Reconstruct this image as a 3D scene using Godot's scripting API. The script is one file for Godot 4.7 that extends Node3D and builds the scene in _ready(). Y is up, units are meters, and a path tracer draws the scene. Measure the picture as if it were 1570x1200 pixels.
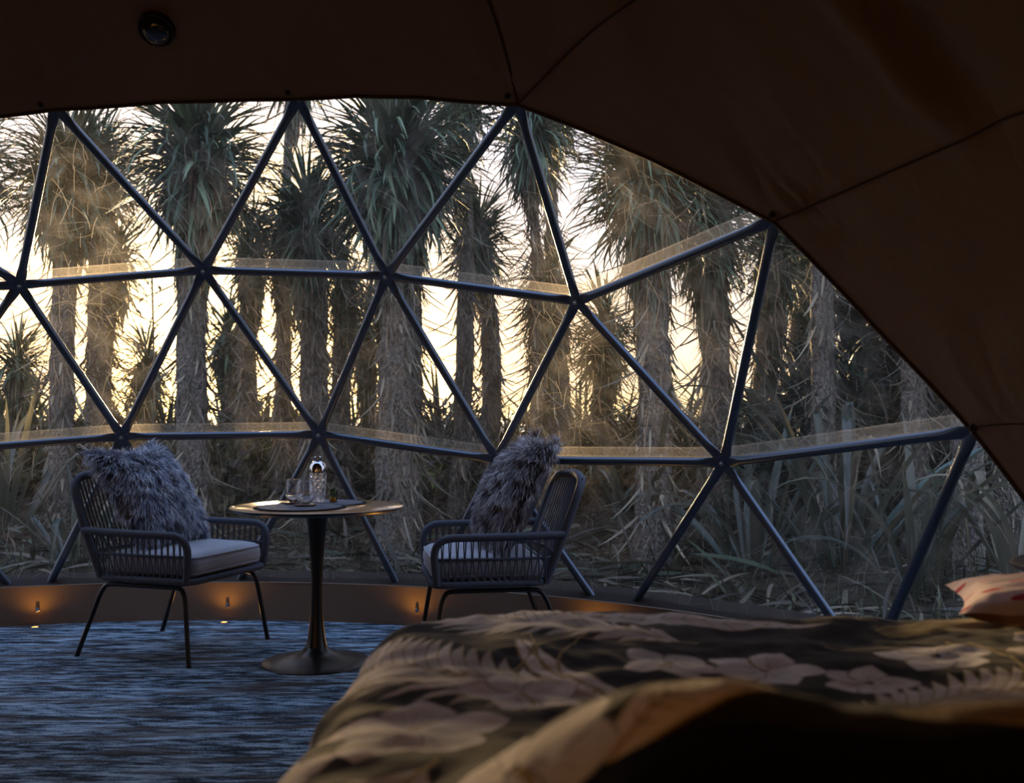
extends Node3D

# ---------------------------------------------------------------- mesh helper
class MB extends RefCounted:
	var v := PackedVector3Array()
	var n := PackedVector3Array()
	var u := PackedVector2Array()
	var c := PackedColorArray()
	var ix := PackedInt32Array()
	var col := Color(1, 1, 1)

	func vert(p: Vector3, nn: Vector3, uv := Vector2.ZERO) -> int:
		v.append(p); n.append(nn); u.append(uv); c.append(col)
		return v.size() - 1

	func tri(a: int, b: int, d: int) -> void:
		var f := (v[d] - v[a]).cross(v[b] - v[a])
		if f.dot(n[a] + n[b] + n[d]) < 0.0:
			ix.append(a); ix.append(d); ix.append(b)
		else:
			ix.append(a); ix.append(b); ix.append(d)

	func quad(a: int, b: int, d: int, e: int) -> void:
		tri(a, b, d); tri(a, d, e)

	# tube along a path; radii per point (x = across the first axis, y = the second)
	func tube(path: PackedVector3Array, radii: Array, sides := 10, caps := true, first := Vector3.ZERO, twist := 0.0) -> void:
		var m := path.size()
		var along := 0.0
		var side := first
		var start := v.size()
		for k in m:
			var t := (path[mini(k + 1, m - 1)] - path[maxi(k - 1, 0)]).normalized()
			if side == Vector3.ZERO:
				side = t.cross(Vector3.UP if absf(t.y) < 0.9 else Vector3.RIGHT)
			side = (side - t * side.dot(t)).normalized()
			var up := t.cross(side).normalized()
			var r = radii[k] if radii.size() > 1 else radii[0]
			var rx: float = r.x if r is Vector2 else r
			var ry: float = r.y if r is Vector2 else r
			if k > 0:
				along += path[k].distance_to(path[k - 1])
			for s in sides + 1:
				var a := TAU * s / sides + twist * along
				var off := side * cos(a) * rx + up * sin(a) * ry
				var nn := (side * cos(a) * ry + up * sin(a) * rx).normalized()
				vert(path[k] + off, nn, Vector2(float(s) / sides, along))
		for k in m - 1:
			for s in sides:
				var a := start + k * (sides + 1) + s
				quad(a, a + 1, a + sides + 2, a + sides + 1)
		if caps:
			for e in [0, m - 1]:
				var t2: Vector3 = (path[0] - path[1]).normalized() if e == 0 else (path[m - 1] - path[m - 2]).normalized()
				var ce := vert(path[e], t2)
				var ring := PackedInt32Array()
				for s in sides + 1:
					ring.append(vert(v[start + e * (sides + 1) + s], t2))
				for s in sides:
					tri(ce, ring[s], ring[s + 1])

	# profile of (radius, height) turned round the y axis; corners sharper than 40 degrees stay sharp
	func lathe(prof: PackedVector2Array, sides := 32, at := Vector3.ZERO, wob = null) -> void:
		var m := prof.size()
		var nn := []
		for k in m - 1:
			var d := prof[k + 1] - prof[k]
			nn.append(Vector2(d.y, -d.x).normalized())
		for k in m - 1:
			var n0: Vector2 = nn[k]
			var n1: Vector2 = nn[k]
			if k > 0 and nn[k].dot(nn[k - 1]) > 0.76:
				n0 = (nn[k] + nn[k - 1]).normalized()
			if k < m - 2 and nn[k].dot(nn[k + 1]) > 0.76:
				n1 = (nn[k] + nn[k + 1]).normalized()
			var st := v.size()
			for s in sides + 1:
				var a := TAU * s / sides
				var dir := Vector3(cos(a), 0, sin(a))
				for e in 2:
					var p: Vector2 = prof[k + e]
					var q: Vector2 = n0 if e == 0 else n1
					var r := p.x
					if wob != null:
						r *= wob.call(a, p.y)
					vert(at + dir * r + Vector3(0, p.y, 0), (dir * q.x + Vector3(0, q.y, 0)).normalized(), Vector2(float(s) / sides, p.y))
			for s in sides:
				quad(st + s * 2, st + s * 2 + 1, st + s * 2 + 3, st + s * 2 + 2)

	# rounded box; bend lets a caller deform it
	func rbox(size: Vector3, r: float, at := Vector3.ZERO, inner := 1, bend = null, basis := Basis()) -> void:
		var h := size / 2.0
		for f in 6:
			var ax := f / 2
			var sg := 1.0 if f % 2 == 0 else -1.0
			var a1 := (ax + 1) % 3
			var a2 := (ax + 2) % 3
			var l1 := _cuts(h[a1], r, inner)
			var l2 := _cuts(h[a2], r, inner)
			var st := v.size()
			for i in l1.size():
				for j in l2.size():
					var p := Vector3.ZERO
					p[ax] = sg * h[ax]; p[a1] = l1[i]; p[a2] = l2[j]
					var q := Vector3(clampf(p.x, -h.x + r, h.x - r), clampf(p.y, -h.y + r, h.y - r), clampf(p.z, -h.z + r, h.z - r))
					var nn := (p - q).normalized()
					var pos := q + nn * r
					if bend != null:
						pos = bend.call(pos)
					vert(at + basis * pos, basis * nn, Vector2(p[a1], p[a2]))
			for i in l1.size() - 1:
				for j in l2.size() - 1:
					var a := st + i * l2.size() + j
					quad(a, a + 1, a + l2.size() + 1, a + l2.size())

	func _cuts(h: float, r: float, inner: int) -> PackedFloat32Array:
		var o := PackedFloat32Array()
		for k in 4:
			o.append(-h + r * [0.0, 0.42, 0.75, 1.0][k])
		for k in range(1, inner):
			o.append(lerpf(-h + r, h - r, float(k) / inner))
		for k in 4:
			o.append(h - r * [1.0, 0.75, 0.42, 0.0][k])
		return o

	# grid of (nu+1) x (nv+1) points from a function of (i/nu, j/nv); smooth normals from the grid
	func grid(nu: int, nv: int, fn: Callable, hint: Callable, uvfn = null) -> void:
		var st := v.size()
		var pts := PackedVector3Array()
		for i in nu + 1:
			for j in nv + 1:
				pts.append(fn.call(float(i) / nu, float(j) / nv))
		for i in nu + 1:
			for j in nv + 1:
				var a := pts[mini(i + 1, nu) * (nv + 1) + j] - pts[maxi(i - 1, 0) * (nv + 1) + j]
				var b := pts[i * (nv + 1) + mini(j + 1, nv)] - pts[i * (nv + 1) + maxi(j - 1, 0)]
				var nn := a.cross(b).normalized()
				var p := pts[i * (nv + 1) + j]
				var hh: Vector3 = hint.call(p)
				if nn == Vector3.ZERO:
					nn = hh.normalized()
				if nn.dot(hh) < 0:
					nn = -nn
				vert(p, nn, uvfn.call(float(i) / nu, float(j) / nv) if uvfn != null else Vector2(float(i) / nu, float(j) / nv))
		for i in nu:
			for j in nv:
				var a := st + i * (nv + 1) + j
				quad(a, a + 1, a + nv + 2, a + nv + 1)

	func mesh() -> ArrayMesh:
		var a := []
		a.resize(Mesh.ARRAY_MAX)
		a[Mesh.ARRAY_VERTEX] = v; a[Mesh.ARRAY_NORMAL] = n; a[Mesh.ARRAY_TEX_UV] = u; a[Mesh.ARRAY_COLOR] = c; a[Mesh.ARRAY_INDEX] = ix
		var m := ArrayMesh.new()
		m.add_surface_from_arrays(Mesh.PRIMITIVE_TRIANGLES, a)
		return m

# ---------------------------------------------------------------- scene helpers
var used := {}
var rng := RandomNumberGenerator.new()
var noise := FastNoiseLite.new()
const CEN := Vector3(-1.65, -0.2, -2.0)   # centre of the dome
const RAD := 4.0

func numbered(called: String) -> String:
	used[called] = used.get(called, 0) + 1
	return called if used[called] == 1 else "%s_%03d" % [called, used[called] - 1]

func tag(o: Node, label: String, category: String, group := "", kind := "") -> void:
	if label: o.set_meta("label", label)
	if category: o.set_meta("category", category)
	if group: o.set_meta("group", group)
	if kind: o.set_meta("kind", kind)

func thing(called: String, label: String, category: String, at := Vector3.ZERO, turn := 0.0, group := "") -> Node3D:
	var o := Node3D.new()
	o.name = numbered(called)
	add_child(o)
	o.position = at
	o.rotation.y = turn
	tag(o, label, category, group)
	return o

func part(parent: Node, called: String, m: Mesh, mat: Material, kind := "") -> MeshInstance3D:
	var o := MeshInstance3D.new()
	o.name = numbered(called) if parent == self else called
	o.mesh = m
	o.material_override = mat
	if kind: o.set_meta("kind", kind)
	parent.add_child(o, true)
	return o

func scatter(parent: Node, called: String, m: Mesh, mat: Material, xf: Array, cols: Array) -> MultiMeshInstance3D:
	var mm := MultiMesh.new()
	mm.transform_format = MultiMesh.TRANSFORM_3D
	mm.use_colors = true
	mm.mesh = m
	mm.instance_count = xf.size()
	for k in xf.size():
		mm.set_instance_transform(k, xf[k])
		mm.set_instance_color(k, cols[k])
	var o := MultiMeshInstance3D.new()
	o.name = numbered(called) if parent == self else called
	o.multimesh = mm
	o.material_override = mat
	o.set_meta("kind", "stuff")
	parent.add_child(o, true)
	return o

func sph(az: float, lat: float, r: float) -> Vector3:
	var a := deg_to_rad(az)
	var l := deg_to_rad(lat)
	return CEN + Vector3(cos(l) * sin(a), sin(l), -cos(l) * cos(a)) * r

func polar(az: float, r: float, y: float) -> Vector3:
	var a := deg_to_rad(az)
	return Vector3(CEN.x + sin(a) * r, y, CEN.z - cos(a) * r)

func srgb(r: float, g: float, b: float) -> Color:
	return Color(r / 255.0, g / 255.0, b / 255.0)

func lin(c: Color) -> Color:
	return c.srgb_to_linear()

func mat(c: Color, rough := 0.7, metal := 0.0, spec := 0.5) -> StandardMaterial3D:
	var m := StandardMaterial3D.new()
	m.albedo_color = c
	m.roughness = rough
	m.metallic = metal
	m.metallic_specular = spec
	return m

func noise_tex(freq: float, octaves: int, w := 512, h := 512, sd := 1, ramp: Gradient = null) -> NoiseTexture2D:
	var f := FastNoiseLite.new()
	f.seed = sd
	f.frequency = freq
	f.fractal_octaves = octaves
	var t := NoiseTexture2D.new()
	t.width = w; t.height = h
	t.seamless = true
	t.noise = f
	if ramp: t.color_ramp = ramp
	return t

func smooth_path(ctrl: Array, steps := 6) -> PackedVector3Array:
	var o := PackedVector3Array()
	var m := ctrl.size()
	for k in m - 1:
		var p0: Vector3 = ctrl[maxi(k - 1, 0)]
		var p1: Vector3 = ctrl[k]
		var p2: Vector3 = ctrl[k + 1]
		var p3: Vector3 = ctrl[mini(k + 2, m - 1)]
		for s in steps:
			o.append(p1.cubic_interpolate(p2, p0, p3, float(s) / steps))
	o.append(ctrl[m - 1])
	return o

# a path of straight runs with rounded corners
func round_path(ctrl: Array, rad: float, steps := 6) -> PackedVector3Array:
	var o := PackedVector3Array([ctrl[0]])
	for k in range(1, ctrl.size() - 1):
		var p: Vector3 = ctrl[k]
		var a: Vector3 = (ctrl[k - 1] - p)
		var b: Vector3 = (ctrl[k + 1] - p)
		var ra := minf(rad, a.length() * 0.49)
		var rb := minf(rad, b.length() * 0.49)
		var pa := p + a.normalized() * ra
		var pb := p + b.normalized() * rb
		for s in steps + 1:
			var t := float(s) / steps
			o.append(pa * (1 - t) * (1 - t) + p * 2 * t * (1 - t) + pb * t * t)
	o.append(ctrl[ctrl.size() - 1])
	return o

func resample(p: PackedVector3Array, step: float) -> PackedVector3Array:
	var cv := Curve3D.new()
	cv.bake_interval = step
	for q in p: cv.add_point(q)
	var L := cv.get_baked_length()
	var o := PackedVector3Array()
	var m := maxi(2, int(ceil(L / step)))
	for k in m + 1:
		o.append(cv.sample_baked(L * k / m))
	return o

var M := {}

# ---------------------------------------------------------------- sky
func make_sky() -> Sky:
	var w := 1024
	var h := 512
	var f := FastNoiseLite.new()
	f.seed = 11
	f.frequency = 1.5
	f.fractal_octaves = 5
	var im := Image.create_empty(w, h, false, Image.FORMAT_RGBAF)
	var sun := Vector3(-0.25, 0.07, -1.0).normalized()
	for j in h:
		var th := PI * (j + 0.5) / h
		var y := cos(th)
		var cl := sin(th)
		for i in w:
			var ph := TAU * (i + 0.5) / w
			var d := Vector3(sin(ph) * cl, y, -cos(ph) * cl)
			var up := maxf(0.0, y)
			var toward := 0.5 + 0.5 * d.dot(sun)
			var low := exp(-up * 5.0)
			var c := Vector3(0.19, 0.25, 0.36).lerp(Vector3(0.27, 0.40, 0.68), clampf(up * 1.5, 0, 1))
			c = c.lerp(Vector3(0.34, 0.35, 0.40).lerp(Vector3(0.44, 0.315, 0.15), toward), low)
			# drifting cloud: lit peach toward the sun, grey-mauve away from it
			var q := d / (0.25 + absf(y)) * 0.55
			var cloud := clampf(f.get_noise_3d(q.x, d.y * 2.2, q.z) * 3.0 + 0.08, 0, 1)
			c = c.lerp(Vector3(0.36, 0.36, 0.40).lerp(Vector3(0.42, 0.31, 0.225), toward), cloud * 0.9)
			var ang := acos(clampf(d.dot(sun), -1, 1))
			c += Vector3(2.2, 1.35, 0.45) * exp(-pow(ang / 0.14, 2.0)) + Vector3(0.26, 0.14, 0.03) * exp(-pow(ang / 0.45, 2.0))
			im.set_pixel(i, j, Color(c.x, c.y, c.z))
	var p := PanoramaSkyMaterial.new()
	p.panorama = ImageTexture.create_from_image(im)
	var s := Sky.new()
	s.sky_material = p
	return s

func _ready() -> void:
	rng.seed = 7
	noise.seed = 3
	noise.frequency = 1.0
	noise.fractal_octaves = 4
	# ---- camera
	var cam := Camera3D.new()
	cam.name = "camera"
	add_child(cam)
	cam.position = Vector3(0, 1.146, 0)
	cam.rotation_degrees = Vector3(1.663, 0, 0)
	var ca := CameraAttributesPhysical.new()
	ca.frustum_focal_length = 31.0
	ca.frustum_focus_distance = 5.2
	ca.frustum_near = 0.05
	ca.frustum_far = 300.0
	ca.exposure_aperture = 2.2
	cam.attributes = ca
	cam.fov = 42.3225
	cam.current = true
	# ---- sky and exposure
	var we := WorldEnvironment.new()
	we.name = "world_environment"
	var env := Environment.new()
	env.background_mode = Environment.BG_SKY
	env.sky = make_sky()
	env.background_energy_multiplier = 0.95
	env.tonemap_mode = Environment.TONE_MAPPER_LINEAR
	env.tonemap_exposure = 4.0
	env.sdfgi_enabled = true
	env.ssao_enabled = true
	env.ssil_enabled = true
	we.environment = env
	add_child(we)
	# ---- the low sun behind the trees
	var sun := DirectionalLight3D.new()
	sun.name = "sun"
	add_child(sun)
	sun.look_at_from_position(Vector3(-0.25, 0.075, -1.0) * 20.0, Vector3.ZERO)
	sun.light_color = Color(1.0, 0.84, 0.60)
	sun.light_energy = 2.6
	sun.light_angular_distance = 6.0
	sun.shadow_enabled = true

	materials()
	structure()
	outside()
	furniture()
	small_things()

# ---------------------------------------------------------------- materials
func fill_poly(im: Image, pts: PackedVector2Array, c: Color) -> void:
	# scanline fill that wraps round the tile
	var w := im.get_width()
	var h := im.get_height()
	var lo := 1e9
	var hi := -1e9
	for p in pts:
		lo = minf(lo, p.y); hi = maxf(hi, p.y)
	for y in range(int(floor(lo)), int(ceil(hi)) + 1):
		var xs := []
		var yy := y + 0.5
		for k in pts.size():
			var a := pts[k]
			var b := pts[(k + 1) % pts.size()]
			if (a.y <= yy) != (b.y <= yy):
				xs.append(a.x + (yy - a.y) / (b.y - a.y) * (b.x - a.x))
		xs.sort()
		for k in range(0, xs.size() - 1, 2):
			var x0 := int(round(xs[k]))
			var x1 := int(round(xs[k + 1]))
			if x1 <= x0: x1 = x0 + 1
			var py := posmod(y, h)
			var px := posmod(x0, w)
			var ln := x1 - x0
			im.fill_rect(Rect2i(px, py, mini(ln, w - px), 1), c)
			if px + ln > w:
				im.fill_rect(Rect2i(0, py, px + ln - w, 1), c)

func stroke(im: Image, pts: PackedVector2Array, w0: float, w1: float, c: Color) -> void:
	var l := PackedVector2Array()
	var r := PackedVector2Array()
	for k in pts.size():
		var t := (pts[mini(k + 1, pts.size() - 1)] - pts[maxi(k - 1, 0)]).normalized()
		var q := Vector2(-t.y, t.x) * lerpf(w0, w1, float(k) / (pts.size() - 1)) * 0.5
		l.append(pts[k] + q)
		r.append(pts[k] - q)
	r.reverse()
	l.append_array(r)
	fill_poly(im, l, c)

func curve2(a: Vector2, b: Vector2, bow: float, m := 14) -> PackedVector2Array:
	var o := PackedVector2Array()
	var q := (b - a).orthogonal() * bow
	for k in m + 1:
		var t := float(k) / m
		o.append(a.lerp(b, t) + q * 4.0 * t * (1 - t))
	return o

func blade(im: Image, a: Vector2, b: Vector2, bow: float, wide: float, c: Color, edge: Color, rim := 3.0) -> void:
	var mid := curve2(a, b, bow)
	for pass_ in 2:
		var l := PackedVector2Array()
		var r := PackedVector2Array()
		for k in mid.size():
			var t := float(k) / (mid.size() - 1)
			var d := (mid[mini(k + 1, mid.size() - 1)] - mid[maxi(k - 1, 0)]).normalized()
			var q := Vector2(-d.y, d.x) * wide * 0.5 * pow(sin(PI * minf(1.0, 0.08 + t * 0.92)), 0.7)
			if pass_ == 1:
				q = q.normalized() * maxf(0.0, q.length() - rim)
			l.append(mid[k] + q)
			r.append(mid[k] - q)
		r.reverse()
		l.append_array(r)
		fill_poly(im, l, edge if pass_ == 0 else c)

func duvet_picture() -> ImageTexture:
	# the print, laid out in metres over a 2.4 m repeat whose origin is at (-0.9, -2.95)
	var s := 1536
	var u := s / 2.4
	var im := Image.create_empty(s, s, false, Image.FORMAT_RGB8)
	var dark := srgb(36, 30, 27)
	var taupe := srgb(232, 220, 212)
	var pale := srgb(246, 238, 234)
	var brown := srgb(120, 96, 78)
	var gold := srgb(176, 152, 100)
	var olive := srgb(140, 118, 70)
	im.fill(dark)
	var r := RandomNumberGenerator.new()
	r.seed = 21
	var at := func(x: float, z: float): return Vector2((x + 0.9) * u, (z + 2.95) * u)
	# palm fronds: a curved rib with long leaflets
	for f in [[0.26, -1.78, -0.42, -2.30, 0.10, 0.30], [0.42, -2.30, -0.18, -2.74, 0.12, 0.22], [-0.70, -1.30, -0.42, -1.95, 0.15, 0.24], [0.55, -1.70, 1.10, -1.86, 0.10, 0.20], [0.80, -2.62, 1.45, -2.78, 0.12, 0.20], [-0.10, -1.40, -0.62, -1.10, 0.1, 0.22], [1.10, -1.42, 1.50, -2.02, 0.14, 0.22]]:
		var rib := curve2(at.call(f[0], f[1]), at.call(f[2], f[3]), f[4], 20)
		for k in range(1, 20):
			var d := (rib[mini(k + 1, 20)] - rib[k - 1]).normalized()
			var ln: float = f[5] * u * (sin(PI * (0.10 + 0.82 * k / 20.0)) * 0.85 + 0.12)
			for sd in [-1.0, 1.0]:
				var q := d.rotated(sd * 0.85)
				blade(im, rib[k], rib[k] + q * ln, sd * 0.10, 0.036 * u, taupe.darkened(r.randf() * 0.16), gold.darkened(0.1), 2.0)
		stroke(im, rib, 7.0, 3.0, gold)
	# broad leaves with light veins
	for f in [[0.06, -2.46, 0.78, -2.50, 0.06, 0.10, taupe], [0.88, -2.42, 1.42, -2.50, 0.06, 0.15, olive], [0.02, -2.22, 0.36, -1.72, -0.12, 0.08, pale], [0.12, -1.52, 0.42, -1.30, 0.08, 0.13, brown], [0.50, -1.42, 0.78, -1.24, 0.1, 0.10, brown], [0.10, -1.06, 0.36, -1.17, 0.08, 0.09, taupe], [0.42, -1.12, 0.62, -1.05, 0.08, 0.07, brown], [1.05, -2.16, 1.48, -2.02, -0.08, 0.13, taupe], [-0.52, -2.62, -0.16, -2.60, 0.1, 0.10, taupe], [-0.86, -1.90, -0.60, -2.50, 0.1, 0.13, olive], [-0.80, -1.06, -0.40, -1.30, 0.1, 0.12, taupe]]:
		var a: Vector2 = at.call(f[0], f[1])
		var b: Vector2 = at.call(f[2], f[3])
		blade(im, a, b, f[4], f[5] * u, f[6], gold, 3.0)
		var mid := curve2(a, b, f[4], 14)
		stroke(im, mid, 4.0, 2.0, gold)
		for k in range(2, 13):
			var d := (mid[k + 1] - mid[k - 1]).normalized()
			var wd: float = f[5] * u * 0.40 * sin(PI * k / 14.0)
			for sd in [-1.0, 1.0]:
				stroke(im, curve2(mid[k], mid[k] + d.rotated(sd * 0.9) * wd * 1.2, 0.05 * sd, 5), 2.5, 1.5, gold.darkened(0.1))
	# five-petalled flowers
	for f in [[-0.16, -1.60, 0.17], [0.02, -1.84, 0.12], [-0.40, -1.46, 0.15], [0.0, -1.14, 0.13], [0.32, -2.08, 0.115], [0.52, -2.10, 0.125], [0.70, -2.00, 0.10], [0.90, -2.16, 0.13], [1.22, -2.26, 0.12], [-0.56, -2.18, 0.14], [-0.62, -1.70, 0.14], [0.62, -2.72, 0.11], [1.3, -1.6, 0.12], [0.2, -2.66, 0.10]]:
		var c: Vector2 = at.call(f[0], f[1])
		var rr: float = f[2] * u
		var a0 := r.randf() * TAU
		for k in 5:
			var d := Vector2.from_angle(a0 + TAU * k / 5 + r.randf_range(-0.15, 0.15))
			blade(im, c + d * 6.0, c + d * rr, r.randf_range(-0.06, 0.06), rr * 0.80, pale.darkened(r.randf() * 0.12), taupe.darkened(0.35), 3.0)
			for e in 3:
				stroke(im, curve2(c + d * 14.0, c + d.rotated((e - 1) * 0.22) * rr * 0.7, 0.03, 5), 2.2, 1.0, taupe.darkened(0.2))
		stroke(im, curve2(c, c + Vector2.from_angle(a0 + 0.6) * rr * 0.55, 0.1, 8), 8.0, 4.0, gold)
	# loose gold tendrils
	for f in [[0.10, -1.95, 0.34, -2.24, 0.5], [0.44, -1.74, 0.20, -2.34, 0.35], [-0.30, -1.92, 0.04, -2.30, -0.3], [0.70, -2.28, 1.10, -1.96, 0.25], [-0.5, -1.2, -0.1, -1.5, 0.3], [0.98, -2.3, 0.84, -1.8, 0.2], [-0.5, -2.0, -0.3, -2.5, 0.3]]:
		stroke(im, curve2(at.call(f[0], f[1]), at.call(f[2], f[3]), f[4], 20), 7.0, 3.0, gold)
	return ImageTexture.create_from_image(im)

func carpet_picture() -> ImageTexture:
	var w := 1024
	var data := PackedByteArray()
	data.resize(w * w * 3)
	var f := FastNoiseLite.new()
	f.seed = 5
	f.frequency = 1.0
	f.fractal_octaves = 3
	var r := RandomNumberGenerator.new()
	r.seed = 9
	var dark := Vector3(0.016, 0.021, 0.030)
	var mid := Vector3(0.105, 0.170, 0.240)
	var light := Vector3(0.30, 0.41, 0.52)
	var brown := Vector3(0.06, 0.05, 0.045)
	for j in w:
		var z := j * 4.0 / w
		for i in w:
			var x := i * 4.0 / w
			var a := f.get_noise_2d(x * 2.6, z * 20.0) + 0.8 * f.get_noise_2d(x * 8.0 + 40.0, z * 44.0) + 0.45 * f.get_noise_2d(x * 0.9 + 9.0, z * 4.0)
			a = a * 1.9 + 0.02 + r.randf_range(-0.55, 0.55)
			var c := mid.lerp(light, clampf(a, 0, 1)) if a > 0 else mid.lerp(dark, clampf(-a * 1.5, 0, 1))
			var b := f.get_noise_2d(x * 1.3 + 77.0, z * 9.0 + 5.0)
			c = c.lerp(brown, clampf(b * 2.6 - 0.15, 0, 0.7))
			var k := (j * w + i) * 3
			data[k] = int(255 * pow(c.x, 1 / 2.2)); data[k + 1] = int(255 * pow(c.y, 1 / 2.2)); data[k + 2] = int(255 * pow(c.z, 1 / 2.2))
	return ImageTexture.create_from_image(Image.create_from_data(w, w, false, Image.FORMAT_RGB8, data))

# clear vinyl: dust film, water spots and scratches, kept in the alpha
func vinyl_picture() -> ImageTexture:
	var w := 1024
	var alpha := PackedFloat32Array()
	alpha.resize(w * w)
	var r := RandomNumberGenerator.new()
	r.seed = 31
	var im := noise_img(w, 0.006, 5, 41)
	var fine := noise_img(w, 0.12, 2, 42)
	for k in w * w:
		var b := im[k]
		alpha[k] = 0.02 + 0.10 * clampf(b * 1.8 - 0.65, 0, 1) + 0.09 * clampf(fine[k] * 2.4 - 1.25, 0, 1) + r.randf() * 0.03
	for k in 420:
		var p := Vector2(r.randf() * w, r.randf() * w)
		var dir := Vector2.from_angle(r.randf() * TAU if k % 3 else r.randf_range(1.3, 1.8))
		var bend := r.randf_range(-0.006, 0.006)
		var ln := int(r.randf_range(30, 190))
		var op := r.randf_range(0.16, 0.58)
		var thick := r.randf() < 0.7
		for q in ln:
			p += dir
			dir = dir.rotated(bend + r.randf_range(-0.03, 0.03))
			var at := posmod(int(p.y), w) * w + posmod(int(p.x), w)
			alpha[at] = minf(0.62, maxf(alpha[at], op))
			if thick:
				var at2 := posmod(int(p.y), w) * w + posmod(int(p.x) + 1, w)
				alpha[at2] = minf(0.62, maxf(alpha[at2], op))
	for k in 2600:
		var x := r.randi() % w
		var y := r.randi() % w
		var s := 1 + int(r.randf() < 0.25)
		for q in s:
			for e in s:
				var at := posmod(y + q, w) * w + posmod(x + e, w)
				alpha[at] = minf(0.6, alpha[at] + 0.2)
	var data := PackedByteArray()
	data.resize(w * w * 4)
	for k in w * w:
		data[k * 4] = 214; data[k * 4 + 1] = 208; data[k * 4 + 2] = 196
		data[k * 4 + 3] = int(255 * alpha[k])
	return ImageTexture.create_from_image(Image.create_from_data(w, w, false, Image.FORMAT_RGBA8, data))

func strip_picture() -> ImageTexture:
	var w := 512
	var a := noise_img(w, 0.03, 4, 51)
	var b := noise_img(w, 0.2, 2, 52)
	var data := PackedByteArray()
	data.resize(w * w * 4)
	for k in w * w:
		data[k * 4] = 255; data[k * 4 + 1] = 255; data[k * 4 + 2] = 255
		data[k * 4 + 3] = int(255 * clampf(0.23 + 0.10 * (a[k] - 0.45) + 0.04 * (b[k] - 0.5), 0.05, 0.6))
	return ImageTexture.create_from_image(Image.create_from_data(w, w, false, Image.FORMAT_RGBA8, data))

func noise_img(w: int, freq: float, oct: int, sd: int) -> PackedFloat32Array:
	var f := FastNoiseLite.new()
	f.seed = sd
	f.frequency = freq
	f.fractal_octaves = oct
	var im := f.get_seamless_image(w, w)
	im.convert(Image.FORMAT_L8)
	var d := im.get_data()
	var o := PackedFloat32Array()
	o.resize(w * w)
	for k in w * w: o[k] = d[k] / 255.0
	return o

func ramp2(a: Color, b: Color, c: Color) -> Gradient:
	var g := Gradient.new()
	g.set_color(0, a)
	g.set_color(1, c)
	g.add_point(0.5, b)
	return g

func tri_tex(m: StandardMaterial3D, scale: Vector3) -> void:
	m.uv1_triplanar = true
	m.uv1_scale = scale

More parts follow.
